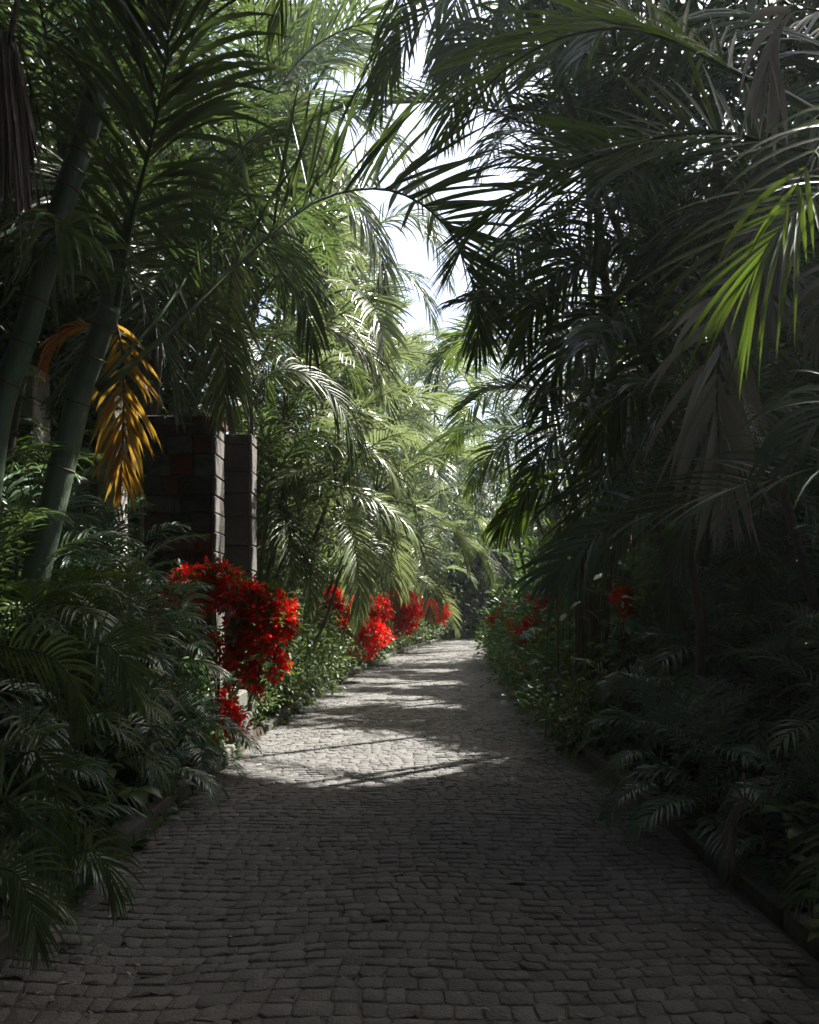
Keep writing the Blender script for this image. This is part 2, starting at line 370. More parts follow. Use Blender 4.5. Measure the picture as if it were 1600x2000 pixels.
# where the sun comes through the canopy: ground points that stay clear of crowns along the sun's direction
def sunfoot(q): return q[..., :2] - SUN[:2] * (q[..., 2:3] / SUN[2])
def clear(q, frond=False):
    f = sunfoot(np.asarray(q)); x, y = f[..., 0] - pc(f[..., 1]), f[..., 1]
    a = (y > 6.9 + .25 * np.sin(3 * x)) & (y < 9.5) & (x > -4.4) & (x < 1.1 + .5 * np.sin(4 * y))
    st = np.sin(2.1 * y + .6 * x) + .8 * np.sin(4.7 * y + 1.3 * x + 1) + .5 * np.sin(9 * y - 2 * x)
    b = (y >= 9.5) & (y < 30) & (x > (-3.4 if frond else -5.5)) & (x < .5 + .35 * np.sin(1.7 * y)) & (st > (-.1 if frond else .1 - .8 * (x < -1.2)))
    sp = np.sin(2.6 * x + 1.1 * y) + np.sin(3.1 * y - 1.7 * x + 2) > -.35
    c = ((y > .5) & (y < 1.6) & (x > -2.7) & (x < .5) & sp) | ((y > 1.1) & (y < 2.3) & (x > -.5) & (x < 1.0))
    a |= (y > 7.5) & (y < 14.5) & (x > -5.6) & (x < -1.8)
    a |= (y > 3.4) & (y < 4.4) & (x > -4.2) & (x < -3.1)      # a shaft of sun on the dead yellow frond
    return a | b | (c & ((np.asarray(q)[..., 2] > 5.4) if frond else True))

# ------------------------------------------------------------------ libraries of shared fronds and leaf masses
def arc(e0, bend, n=7, side=0.0):
    s = np.linspace(0, 1, n); th = np.radians(e0 - bend * s ** 1.35); ds = 1 / (n - 1)
    x = np.concatenate([[0], np.cumsum(np.cos(th[:-1]) * ds)]); z = np.concatenate([[0], np.cumsum(np.sin(th[:-1]) * ds)])
    return np.stack([x, side * s * s, z], -1)

def lib(kind, mats):
    out = {}
    for e0 in ((82, 62, 42, 20, -8, -45) if kind != 'small' else (78, 55, 30, 8)):
        for v in range(2 if kind != 'small' else 3):
            g = np.random.default_rng(int(e0 + 100) * 7 + v); pts = arc(e0, g.uniform(70, 105) if e0 > -20 else 45, side=g.uniform(-.15, .15)); n0 = (-math.sin(R(e0)), 0, math.cos(R(e0)))
            mb = MB()
            if kind == 'big': frond(mb, pts, n0, 54, .31, .0118, rr=.010, a0=66, a1=20, lift=g.uniform(8, 34), droop=g.uniform(.4, .85), K=5, seed=v + e0 + 200, t0=.16, jit=1.7, miss=.07, plumose=10)
            elif kind == 'mid': frond(mb, pts, n0, 31, .32, .021, rr=.010, a0=66, a1=20, lift=g.uniform(8, 28), droop=g.uniform(.4, .8), K=4, seed=v + e0 + 200, t0=.14, jit=1.0, miss=.03)
            else: frond(mb, pts, n0, 19, .34, .024, rr=.007, a0=68, a1=24, lift=g.uniform(0, 22), droop=g.uniform(.5, .9), K=4, seed=v + e0 + 200, t0=.2, sides=4)
            out.setdefault(e0, []).append(mb)
    res = {}
    for mk in mats:
        res[mk] = {e: [b.mesh("frond", [M[mk], M['stem']]) for b in bs] for e, bs in out.items()}
    return res
BIG = lib('big', ['areca', 'areca3', 'deep']); BIG.update(lib('mid', ['areca2']))
SMALL = lib('small', ['under', 'under2', 'under3'])

# regions of the photograph where the sky shows: crown fronds grow out of them towards the light, so the path keeps an open gap
GAP = np.array([(560, 0), (550, 70), (600, 60), (650, 110), (690, 25), (735, 120), (690, 180), (600, 215), (620, 290), (690, 330), (680, 400), (735, 480), (770, 560), (800, 670), (880, 640), (900, 540), (890, 470), (960, 360), (930, 250), (840, 215), (760, 215), (780, 120)], float)
def in_poly(x, y, poly):
    x1, y1 = poly[:, 0], poly[:, 1]; x2, y2 = np.roll(x1, -1), np.roll(y1, -1)
    c = ((y1[None] > y[:, None]) != (y2[None] > y[:, None])) & (x[:, None] < (x2 - x1)[None] * (y[:, None] - y1[None]) / (y2 - y1 + 1e-9)[None] + x1[None])
    return c.sum(1) % 2 == 1
def gap_share(e0, bend, base, az, L):
    a = arc(e0, bend, 12) * L; q = np.stack([base[0] + a[:, 0] * math.cos(az), base[1] + a[:, 0] * math.sin(az), base[2] + a[:, 2]], -1)
    d = np.maximum(q[:, 1], .1); x = 800 + F * q[:, 0] / d; y = HY - F * (q[:, 2] - HC) / d
    return in_poly(x, y, GAP).mean(), q

def palm(name, label, crown, L, n, mk='areca', group=None, trunk_r=.06, base=None, elevs=(82, 62, 42, 20, -8, -45), seed=0, gap_max=.12, clump=0, tmat='trunk', lit_ok=False, side=0):
    g = np.random.default_rng(seed); crown = np.array(crown, float)
    b = np.array(base if base is not None else (crown[0] + g.uniform(-.5, .5), crown[1] + g.uniform(-.3, .6), 0))
    if side and side * (b[0] - pc(b[1])) < 2.7: b[0] = pc(b[1]) + side * g.uniform(2.7, 3.5)
    b[2] = float(gz(b[0], b[1])) - .05
    root = thing(name, label, "palm", tuple(b), group)
    mb = MB(); mid = (b + crown) / 2 + np.array([g.uniform(-.2, .2), 0, 0]); cv = spline([b, mid, crown], 16) - b
    tube(mb, cv, np.interp(np.linspace(0, 1, 16), [0, .1, 1], [trunk_r * 1.5, trunk_r, trunk_r * .75]), 9)
    for t in np.linspace(.08, .95, 14):
        i = int(t * 15); d = nrm(cv[i + 1] - cv[i]) if i < 15 else nrm(cv[i] - cv[i - 1]); c = cv[i]
        tube(mb, [c - d * .012, c + d * .012], trunk_r * 1.12, 9)
    link("trunk", mb.mesh("trunk", [M[tmat]]), root)
    for c in range(clump):
        an = g.uniform(-.9, .9) + (math.pi if side < 0 else 0); e = b + np.array([math.cos(an) * .25, math.sin(an) * .25, 0]); top = b + np.array([math.cos(an) * .9, math.sin(an) * .9, (crown[2] - b[2]) * g.uniform(.55, .85)])
        mb = MB(); tube(mb, spline([e, (e + top) / 2 - np.array([math.cos(an), math.sin(an), 0]) * .15, top], 10) - b, trunk_r * .7, 7); link("trunk", mb.mesh("trunk", [M[tmat]]), root)
    k = 0
    for f in range(n):
        e0 = elevs[int(len(elevs) * f / n)]; az = f * 2.399 + g.uniform(-.35, .35); l = L * g.uniform(.85, 1.12)
        bs = crown + np.array([0, 0, -.25 * f / n])
        for tries in range(4):
            sh, q = gap_share(e0, 85 if e0 > -20 else 45, bs, az, l)
            near = (q[:, 1] < 3.2) & (np.abs(q[:, 0]) < 1.4) & (q[:, 2] < 4)
            lit = 0 if lit_ok else clear(q[4:], True).mean()
            if sh <= gap_max and not near.any() and lit < .3: break
            az += 1.3
        else: continue
        v = g.integers(0, 2); mm = BIG[mk][e0][v]
        link("frond", mm, root, tuple(bs - b), (g.uniform(-.12, .12), g.uniform(-.08, .08), az), l)
    return root

# ------------------------------------------------------------------ palms that frame the path
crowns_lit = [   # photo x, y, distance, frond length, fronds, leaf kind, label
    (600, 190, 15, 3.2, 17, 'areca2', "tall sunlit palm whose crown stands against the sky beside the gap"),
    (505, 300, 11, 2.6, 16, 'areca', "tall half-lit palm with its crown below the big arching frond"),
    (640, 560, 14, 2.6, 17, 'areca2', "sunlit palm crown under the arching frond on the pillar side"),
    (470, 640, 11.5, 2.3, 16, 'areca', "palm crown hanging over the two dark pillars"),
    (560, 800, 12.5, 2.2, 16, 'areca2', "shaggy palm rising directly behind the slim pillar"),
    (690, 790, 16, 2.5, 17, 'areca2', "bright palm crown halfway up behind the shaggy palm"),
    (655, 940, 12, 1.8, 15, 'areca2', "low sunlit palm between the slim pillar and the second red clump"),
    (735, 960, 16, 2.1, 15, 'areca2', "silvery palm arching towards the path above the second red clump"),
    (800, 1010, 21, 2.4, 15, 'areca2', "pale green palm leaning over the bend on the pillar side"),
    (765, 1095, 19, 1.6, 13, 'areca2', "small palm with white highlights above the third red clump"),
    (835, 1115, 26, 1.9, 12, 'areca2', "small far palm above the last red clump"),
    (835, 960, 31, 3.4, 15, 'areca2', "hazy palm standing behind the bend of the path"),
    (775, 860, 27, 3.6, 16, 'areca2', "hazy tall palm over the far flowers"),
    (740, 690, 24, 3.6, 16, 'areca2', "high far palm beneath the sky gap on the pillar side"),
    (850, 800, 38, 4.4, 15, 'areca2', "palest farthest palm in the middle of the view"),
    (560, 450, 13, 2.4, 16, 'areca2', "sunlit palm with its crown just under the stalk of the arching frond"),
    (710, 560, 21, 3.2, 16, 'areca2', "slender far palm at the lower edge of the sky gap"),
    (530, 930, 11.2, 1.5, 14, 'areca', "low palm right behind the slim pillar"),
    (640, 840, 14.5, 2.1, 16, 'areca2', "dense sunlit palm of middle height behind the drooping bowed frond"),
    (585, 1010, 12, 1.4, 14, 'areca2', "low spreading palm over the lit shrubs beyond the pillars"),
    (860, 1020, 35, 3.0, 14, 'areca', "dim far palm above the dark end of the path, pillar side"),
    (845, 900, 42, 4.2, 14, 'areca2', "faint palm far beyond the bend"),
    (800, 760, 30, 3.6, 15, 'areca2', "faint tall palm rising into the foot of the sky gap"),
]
for k, (px, py, d, L, n, mk, lab) in enumerate(crowns_lit):
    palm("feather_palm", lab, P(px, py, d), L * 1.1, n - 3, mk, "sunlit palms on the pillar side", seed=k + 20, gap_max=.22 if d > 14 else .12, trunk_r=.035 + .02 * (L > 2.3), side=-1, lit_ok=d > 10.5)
crowns_dark = [
    (1290, 470, 9.2, 2.8, 15, 'deep', "thick-trunked dark palm on the shaded side opposite the pillars"),
    (1120, 590, 13, 2.8, 14, 'areca3', "dark palm with backlit fronds beside the sky gap on the shaded side"),
    (1010, 600, 18, 2.8, 12, 'areca', "slender palm against the sky gap, shaded side"),
    (1060, 730, 14, 2.4, 14, 'areca3', "bushy palm below the drooping frond tip, shaded side"),
    (985, 850, 23, 2.8, 14, 'areca', "far palm at the right flank of the bend, shaded side"),
    (965, 960, 29, 2.6, 13, 'areca', "far palm overhanging the dark end of the path"),
    (1090, 955, 10.5, 1.7, 13, 'areca3', "low palm with yellow-green backlit fronds above the red flowers, shaded side"),
    (1265, 960, 7.6, 1.4, 12, 'deep', "blue-grey palm over the hanging aerial roots"),
    (945, 1065, 33, 2.2, 12, 'areca', "low far palm closing the end of the path"),
    (1270, 720, 7.4, 2.0, 13, 'deep', "dark palm behind the dead grey frond"),
    (1420, 620, 7.0, 2.2, 13, 'deep', "very dark palm deep in the shaded side, behind the bright leaves"),
    (1500, 860, 5.6, 1.5, 12, 'deep', "low black-green palm at the edge of the shaded side"),
    (1150, 330, 11.5, 3.0, 14, 'deep', "tall palm blocking the sky above the shaded side"),
    (1240, 640, 12.0, 2.4, 14, 'deep', "dark palm filling the middle of the shaded side behind the aerial roots"),
    (1130, 790, 15.5, 2.2, 14, 'areca', "round-crowned palm above the red flowers, shaded side"),
    (1090, 500, 19, 3.0, 14, 'areca', "tall palm seen through the fronds at the flank of the sky gap, shaded side"),
    (1050, 1010, 17, 1.6, 12, 'deep', "low dark palm between the two red flowering shrubs, shaded side"),
    (1400, 260, 8.5, 3.0, 14, 'deep', "tallest dark palm above the shaded side"),
]
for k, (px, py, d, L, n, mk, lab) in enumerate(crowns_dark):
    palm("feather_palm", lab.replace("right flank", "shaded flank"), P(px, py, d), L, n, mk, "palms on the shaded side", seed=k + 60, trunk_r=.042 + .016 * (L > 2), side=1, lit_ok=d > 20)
crowns_left = [
    (330, 500, 9.2, 2.5, 14, 'deep', "dark palm behind the ringed green trunks"),
    (120, 330, 7.0, 2.5, 14, 'deep', "tall dark palm behind the broken ringed trunk"),
    (350, 130, 9.6, 2.8, 14, 'areca', "high palm with glowing backlit fronds over the pillar bed"),
]
for k, (px, py, d, L, n, mk, lab) in enumerate(crowns_left):
    palm("feather_palm", lab, P(px, py, d), L, n, mk, "dark palms over the pillar bed", seed=k + 90, trunk_r=.07, base=[(-4.0, 11.2, 0), (-4.3, 7.6, 0), (-4.6, 11.6, 0)][k])

# ------------------------------------------------------------------ big fronds close to the camera
def PP(l): return np.array([P(*a) for a in l])
def ringed_trunk(mb, pts, r0, r1, ring_ts, sides=16):
    cv = spline(pts, 60); rad = np.linspace(r0, r1, 60); tube(mb, cv, rad, sides)
    for t in ring_ts:
        i = min(58, int(t * 59)); d = nrm(cv[i + 1] - cv[i]); tube(mb, [cv[i] - d * .006, cv[i] + d * .006], rad[i] * 1.035, sides, 1)

# the ringed palm that carries the arching frond
root = thing("ringed_palm", "palm with a smooth ringed green stem carrying the great arching frond over the path", "palm", (-2.75, 4.9, .3))
mb = MB(); ringed_trunk(mb, [np.array([-2.75, 4.9, .25]), P(110, 960, 5.0), P(160, 760, 5.0), P(215, 600, 4.9)], .092, .066, [.38, .62, .8, .93]); wpart("stem", mb, [M['ringed'], M['ring']], root)
mb = MB(); tube(mb, spline(PP([(205, 640, 4.92), (235, 500, 4.85), (262, 400, 4.75)]), 12), np.linspace(.07, .028, 12), 12); wpart("crownshaft", mb, [M['ringed']], root)
mb = MB(); frond(mb, PP([(195, 765, 5.0), (330, 650, 5.3), (450, 530, 5.7), (600, 402, 6.2), (720, 368, 6.6), (810, 390, 7.0), (880, 455, 7.3), (925, 560, 7.5), (935, 640, 7.6)]), (-.3, -.35, .9), 72, 1.02, .046, rr=.026, a0=62, a1=26, lift=46, droop=.14, t0=.2, K=7, seed=5, jit=1.8, miss=.04, plumose=14, prof=([0, .1, .5, .8, 1], [1.0, 1.12, 1.05, .8, .5]))
wpart("frond", mb, [M['areca'], M['stem']], root)
mb = MB(); frond(mb, PP([(228, 600, 4.8), (255, 440, 4.7), (290, 300, 4.6), (318, 170, 4.5), (328, 50, 4.45), (300, -90, 4.4)]), (.1, -1, .1), 52, .9, .038, rr=.022, a0=60, a1=28, lift=10, droop=.5, t0=.1, K=7, seed=6, jit=2.2, miss=.06, plumose=12)
wpart("frond", mb, [M['areca'], M['stem']], root)
mb = MB(); frond(mb, PP([(190, 755, 5.0), (330, 592, 5.4), (400, 470, 5.8), (430, 360, 6.2), (470, 290, 6.6), (540, 270, 7.0)]), (-.3, -.7, .6), 44, .9, .045, rr=.02, a0=60, a1=25, lift=10, droop=.7, t0=.3, K=6, seed=7)
wpart("frond", mb, [M['areca'], M['stem']], root)
mb = MB(); frond(mb, PP([(215, 600, 4.9), (180, 520, 4.7), (120, 480, 4.5), (40, 490, 4.3), (-60, 560, 4.2)]), (0, -.5, .8), 34, .7, .04, rr=.016, lift=5, droop=.9, t0=.15, K=6, seed=8)
wpart("frond", mb, [M['deep'], M['stem']], root)
mb = MB(); frond(mb, PP([(222, 610, 5.2), (240, 690, 5.2), (242, 780, 5.15), (240, 870, 5.1), (236, 950, 5.1)]), (.15, -1, 0), 34, .46, .034, rr=.012, a0=50, a1=14, lift=-6, droop=.5, t0=.08, K=6, seed=9, jit=2.6, miss=.1, plumose=10)
wpart("frond", mb, [M['yellow'], M['brownstem']], root)["label"] = "dead yellow frond hanging beside the stem"
mb = MB(); frond(mb, PP([(190, 640, 5.3), (150, 640, 5.3), (110, 670, 5.3), (85, 730, 5.3)]), (0, -.7, .7), 16, .32, .022, rr=.008, a0=50, a1=16, lift=0, droop=.7, t0=.1, K=5, seed=10)
wpart("frond", mb, [M['orange'], M['brownstem']], root)["label"] = "dead orange frond behind the stem"

root = thing("broken_palm_stem", "leaning ringed green stem with a broken top", "palm stem", (-2.62, 4.5, .2))
mb = MB(); ringed_trunk(mb, [np.array([-2.62, 4.5, .1]), P(-15, 900, 4.5), P(55, 640, 4.5), P(125, 390, 4.5), P(165, 270, 4.5), P(190, 168, 4.5)], .074, .058, [.3, .38, .45, .52, .575, .63, .69, .75, .80, .845, .885]); wpart("stem", mb, [M['ringed'], M['ring']], root)
mb = MB(); c = spline(PP([(166, 268, 4.5), (182, 200, 4.5), (196, 158, 4.5)]), 8); tube(mb, c, [.064, .069, .07, .068, .065, .06, .052, .032], 14, 0, cap=False)
wpart("torn_sheath", mb, [M['ringed']], root)
def whorl(mb, c, n, L, W, seed, droop=1.2, tilt=(0, 0, 1)):
    g = np.random.default_rng(seed); a = np.linspace(0, 2 * np.pi, n, endpoint=False) + g.normal(0, .1, n); el = g.uniform(-.1, .45, n)
    d = np.stack([np.cos(a) * np.cos(el), np.sin(a) * np.cos(el), np.sin(el)], -1)
    leaves(mb, np.tile(c, (n, 1)) + d * .01, d, np.tile(np.array(tilt, float), (n, 1)) + g.normal(0, .1, (n, 3)), L * g.uniform(.75, 1.1, n), W, 7, droop, .2)
mb = MB(); whorl(mb, P(122, 447, 3.7), 17, .42, .034, 3); tube(mb, spline(PP([(30, 560, 3.9), (85, 490, 3.8), (122, 447, 3.7)]), 8), .006, 5, 1)
tube(mb, spline([P(30, 560, 3.9), P(-60, 760, 3.9), np.array([-2.5, 3.9, .3])], 12), .009, 5, 1)
root = thing("fan_palm", "slim palm with one drooping star-shaped leaf in front of the ringed stems", "palm", (-2.5, 3.9, .3)); wpart("fan_leaf", mb, [M['deep'], M['stem']], root)

# hanging brown leaf sheath
mb = MB(); g = np.random.default_rng(5); n = 110; a = g.uniform(0, 6.28, n); r = g.uniform(.02, .13, n)
top = P(10, 90, 4.2); p = top + np.stack([np.cos(a) * r * .6, np.sin(a) * r * .6, g.uniform(-.06, .08, n)], -1)
leaves(mb, p, np.stack([np.cos(a) * .2 + g.normal(0, .06, n), np.sin(a) * .2, -np.ones(n)], -1), np.stack([np.cos(a), np.sin(a), np.full(n, .1)], -1), g.uniform(.55, 1.3, n), g.uniform(.012, .035, n), 9, .25, .3, np.array([.7, 1, 1, .9, .8, .5, .1]))
tube(mb, [P(22, -300, 4.2), P(40, -40, 4.2), P(24, 60, 4.2), P(10, 110, 4.2)], .012, 6, 1)
root = thing("hanging_sheath", "brown dried leaf sheath hanging from above beside the broken ringed stem", "dead leaf", tuple(top)); wpart("dry_strips", mb, [M['sheath'], M['bark']], root)

# the palm on the shaded side whose fronds cross the top of the view
def hero_palm(label, base, crown, fr, tr=.09):
    root = thing("overhanging_palm", label, "palm", tuple(base), "palms whose fronds cross above the path")
    mb = MB(); tube(mb, spline([base, (base + crown) / 2 + np.array([.1, 0, 0]), crown], 20), np.linspace(tr, tr * .7, 20), 12); wpart("trunk", mb, [M['trunk']], root)
    for pts, n0, kw, mk, lab in fr:
        mb = MB(); frond(mb, pts, n0, **kw); o = wpart("frond", mb, [M[mk], M['stem'] if mk != 'dry' else M['brownstem']], root)
        if lab: o["label"] = lab
    return root
cr = P(1760, 330, 4.6)
hero_palm("palm leaning in from the shaded side with long fronds crossing below the sky gap", np.array([3.4, 4.8, .5]), cr, [
    (np.vstack([cr, PP([(1680, 318, 4.6), (1520, 283, 4.8), (1400, 258, 5.0), (1290, 268, 5.2), (1180, 305, 5.4), (1080, 345, 5.7), (1000, 385, 6.0), (930, 445, 6.3), (890, 510, 6.5)])]), (-.1, -.9, .35), dict(cnt=58, L=1.05, W=.034, rr=.026, a0=52, a1=18, lift=8, droop=.14, t0=.22, K=7, seed=21, jit=1.6, plumose=8), 'areca3', None),
    (np.vstack([cr, PP([(1560, 200, 4.6), (1450, 150, 4.7), (1370, 105, 4.8), (1290, 70, 4.95), (1200, 55, 5.1), (1110, 70, 5.3), (1030, 105, 5.5), (960, 160, 5.8), (910, 230, 6)])]), (-.1, -.6, .8), dict(cnt=56, L=.95, W=.034, rr=.03, a0=60, a1=20, lift=14, droop=.3, t0=.25, K=7, seed=22, jit=1.6, plumose=8), 'areca3', None),
    (np.vstack([cr, PP([(1690, 320, 3.9), (1625, 360, 3.6), (1560, 410, 3.5), (1510, 465, 3.45), (1475, 525, 3.45)])]), (-.2, -.75, .6), dict(cnt=17, L=1.0, W=.026, rr=.012, a0=36, a1=10, lift=14, droop=.42, t0=.35, K=8, seed=23), 'areca3', None),
    (np.vstack([cr, PP([(1720, 200, 3.9), (1660, 230, 3.6), (1590, 300, 3.4), (1540, 400, 3.35)])]), (-.3, -.6, .7), dict(cnt=9, L=.75, W=.03, rr=.012, a0=40, a1=20, lift=20, droop=.55, t0=.3, K=8, seed=24), 'areca3', None),
    (np.vstack([cr, PP([(1600, 330, 4.3), (1490, 420, 4.2), (1430, 560, 4.15), (1405, 700, 4.1), (1400, 800, 4.1), (1410, 900, 4.1), (1420, 980, 4.1)])]), (-.2, -1, 0), dict(cnt=34, L=.66, W=.046, rr=.016, a0=44, a1=12, lift=-4, droop=.5, t0=.38, K=10, seed=25, jit=2.6, fold=.22), 'dry', "dead grey frond hanging straight down"),
    (np.vstack([cr, PP([(1640, 380, 4.5), (1540, 430, 4.5), (1490, 520, 4.5), (1480, 600, 4.5)])]), (-.1, -1, 0), dict(cnt=20, L=.55, W=.05, rr=.014, a0=40, a1=10, lift=-15, droop=1.0, t0=.4, K=9, seed=26, jit=2, fold=.2), 'dry', "torn dry frond behind the dead grey one"),
    (np.vstack([cr, PP([(1760, 480, 4.4), (1690, 520, 4.3), (1630, 560, 4.3), (1590, 640, 4.3)])]), (-.1, -1, 0), dict(cnt=13, L=.5, W=.045, rr=.012, a0=40, a1=10, lift=-15, droop=1.0, t0=.4, K=9, seed=27, jit=2, fold=.2), 'dry', "small dry frond at the edge of the view"),
    (np.vstack([cr, PP([(1700, 60, 3.9), (1590, 20, 3.8), (1535, 30, 3.8), (1510, 90, 3.8), (1490, 170, 3.8)])]), (-.5, -.8, .2), dict(cnt=7, L=.55, W=.05, rr=.008, a0=26, a1=10, lift=-5, droop=1.0, t0=.55, K=8, seed=28, jit=2), 'dry', "grey dry tip hanging at the top corner"),
    (np.vstack([cr, PP([(1640, 120, 5.2), (1540, 60, 5.6), (1440, 30, 6.0), (1330, 60, 6.5), (1240, 140, 7)])]), (0, -.6, .8), dict(cnt=40, L=1.0, W=.045, rr=.022, a0=62, a1=22, lift=12, droop=.7, t0=.2, K=6, seed=29), 'deep', None),
    (np.vstack([cr, PP([(1660, 420, 5.2), (1540, 400, 5.8), (1420, 420, 6.2), (1310, 480, 6.6), (1230, 560, 7)])]), (0, -.6, .8), dict(cnt=38, L=.9, W=.042, rr=.02, a0=62, a1=22, lift=12, droop=.8, t0=.2, K=6, seed=30), 'deep', None),
])
cr = P(1760, 860, 3.3)
hero_palm("young palm at the edge of the shaded side with one thin wide-spread frond", np.array([2.5, 3.5, .4]), cr, [
    (np.vstack([cr, PP([(1650, 900, 3.2), (1560, 920, 3.3), (1460, 945, 3.4), (1340, 980, 3.5), (1240, 1015, 3.6)])]), (0, -.5, .85), dict(cnt=22, L=.55, W=.02, rr=.008, a0=56, a1=20, lift=18, droop=.35, t0=.1, K=6, seed=31), 'deep', None),
    (np.vstack([cr, PP([(1700, 780, 3.3), (1640, 790, 3.3), (1580, 840, 3.3), (1540, 900, 3.3)])]), (0, -.5, .85), dict(cnt=14, L=.45, W=.03, rr=.008, a0=50, a1=20, lift=15, droop=.8, t0=.1, K=6, seed=32), 'under2', None),
], tr=.03)
cr = P(1330, 985, 6.0)
hero_palm("palm with a blue-grey drooping frond in front of the aerial roots", np.array([2.3, 6.2, .4]), cr, [
    (np.vstack([cr, PP([(1260, 990, 6), (1200, 1025, 6), (1140, 1070, 6.0), (1100, 1105, 6.0), (1085, 1130, 6.0)])]), (-.15, -.75, .65), dict(cnt=17, L=.62, W=.05, rr=.012, a0=62, a1=14, lift=8, droop=.5, t0=.15, K=7, seed=33), 'under2', None),
    (np.vstack([cr, PP([(1400, 960, 5.8), (1350, 1010, 5.6), (1330, 1080, 5.5)])]), (0, -.75, .65), dict(cnt=10, L=.75, W=.045, rr=.012, a0=40, a1=10, lift=0, droop=.9, t0=.25, K=7, seed=34), 'deep', None),
    (np.vstack([cr, PP([(1370, 900, 6), (1440, 880, 6), (1510, 920, 6)])]), (0, -.5, .85), dict(cnt=18, L=.6, W=.04, rr=.012, a0=60, a1=20, lift=12, droop=.8, t0=.15, K=6, seed=35), 'deep', None),
], tr=.04)
cr = P(1210, 885, 8.6)
hero_palm("palm sending three flat dark fronds over the path below the sky gap", np.array([2.9, 8.9, .6]), cr, [
    (np.vstack([cr, PP([(1100, 850, 8.9), (1000, 832, 9.3), (900, 838, 9.8), (820, 885, 10.2)])]), (0, -.6, .8), dict(cnt=36, L=.62, W=.036, rr=.015, a0=64, a1=22, lift=14, droop=.4, t0=.15, K=6, seed=36), 'deep', None),
    (np.vstack([cr, PP([(1120, 800, 8.4), (1040, 762, 8.5), (960, 762, 8.7), (890, 805, 9)])]), (0, -.6, .8), dict(cnt=34, L=.7, W=.04, rr=.015, a0=60, a1=20, lift=14, droop=.5, t0=.15, K=6, seed=37), 'areca', None),
    (np.vstack([cr, PP([(1110, 930, 8.3), (1050, 955, 8.3), (1000, 1000, 8.3), (975, 1040, 8.3)])]), (-.1, -.7, .7), dict(cnt=22, L=.6, W=.045, rr=.014, a0=62, a1=14, lift=5, droop=.8, t0=.2, K=7, seed=38), 'areca3', "yellow-green backlit frond"),
    (np.vstack([cr, PP([(1200, 720, 8.6), (1150, 668, 8.8), (1080, 660, 9), (1000, 700, 9.2)])]), (0, -.6, .8), dict(cnt=34, L=.6, W=.036, rr=.014, a0=62, a1=22, lift=14, droop=.6, t0=.25, K=6, seed=39), 'areca', None),
    (np.vstack([cr, PP([(1290, 830, 8.3), (1350, 830, 8.2), (1400, 900, 8.2)])]), (0, -.6, .8), dict(cnt=28, L=.6, W=.036, rr=.014, a0=62, a1=22, lift=14, droop=.6, t0=.2, K=6, seed=40), 'deep', None),
], tr=.06)
cr = P(1160, 330, 9.0)
hero_palm("palm with a frond lying flat across the sky gap", np.array([2.7, 9.6, .6]), cr, [
    (np.vstack([cr, PP([(1060, 262, 9), (960, 215, 9), (880, 200, 9.2), (780, 202, 9.4), (680, 207, 9.6), (605, 240, 9.8)])]), (0, -.5, .85), dict(cnt=64, L=.9, W=.042, rr=.018, a0=58, a1=20, lift=20, droop=.4, t0=.12, K=6, seed=41, jit=1.6, plumose=16), 'areca', None),
    (np.vstack([cr, PP([(1080, 400, 8.8), (1010, 480, 8.6), (960, 580, 8.5), (930, 690, 8.5)])]), (-.3, -.7, .5), dict(cnt=36, L=.9, W=.04, rr=.018, a0=50, a1=16, lift=0, droop=.8, t0=.15, K=6, seed=42), 'deep', None),
    (np.vstack([cr, PP([(1150, 200, 8.8), (1080, 110, 8.6), (1000, 70, 8.5), (920, 90, 8.5), (870, 150, 8.5)])]), (0, -.5, .85), dict(cnt=40, L=.8, W=.038, rr=.018, a0=60, a1=20, lift=10, droop=.8, t0=.15, K=6, seed=43), 'deep', None),
    (np.vstack([cr, PP([(1200, 210, 9.4), (1260, 150, 9.6), (1340, 150, 9.8)])]), (0, -.5, .85), dict(cnt=36, L=.8, W=.038, rr=.018, a0=60, a1=20, lift=10, droop=.8, t0=.15, K=6, seed=44), 'deep', None),
], tr=.07)
cr = np.array([1.7, 9.6, 11.6])
hero_palm("high palm whose fronds hang down into the top of the sky gap", np.array([4.6, 10.6, .6]), cr, [
    (np.vstack([cr, PP([(840, -200, 8.6), (800, -40, 8.4), (770, 60, 8.3), (735, 165, 8.3)])]), (-.3, -.8, .4), dict(cnt=30, L=.85, W=.04, rr=.018, a0=40, a1=12, lift=-5, droop=.7, t0=.3, K=6, seed=45), 'areca', None),
    (np.vstack([cr, PP([(900, -180, 8.8), (895, -40, 8.8), (880, 60, 8.8), (860, 130, 8.8)])]), (.2, -.8, .4), dict(cnt=30, L=.85, W=.04, rr=.018, a0=40, a1=12, lift=-5, droop=.7, t0=.3, K=6, seed=46), 'deep', None),
    (np.vstack([cr, PP([(960, -250, 9), (1010, -80, 9), (1000, 40, 9), (975, 130, 9)])]), (.2, -.8, .4), dict(cnt=30, L=.85, W=.04, rr=.018, a0=45, a1=12, lift=-5, droop=.7, t0=.3, K=6, seed=47), 'deep', None),
    (np.vstack([cr, PP([(700, -260, 8.6), (620, -150, 8.4), (560, -40, 8.3), (540, 60, 8.3)])]), (-.3, -.8, .4), dict(cnt=26, L=.8, W=.036, rr=.018, a0=45, a1=12, lift=-5, droop=.7, t0=.3, K=6, seed=48), 'areca', None),
], tr=.05)
cr = P(470, 430, 8.4)
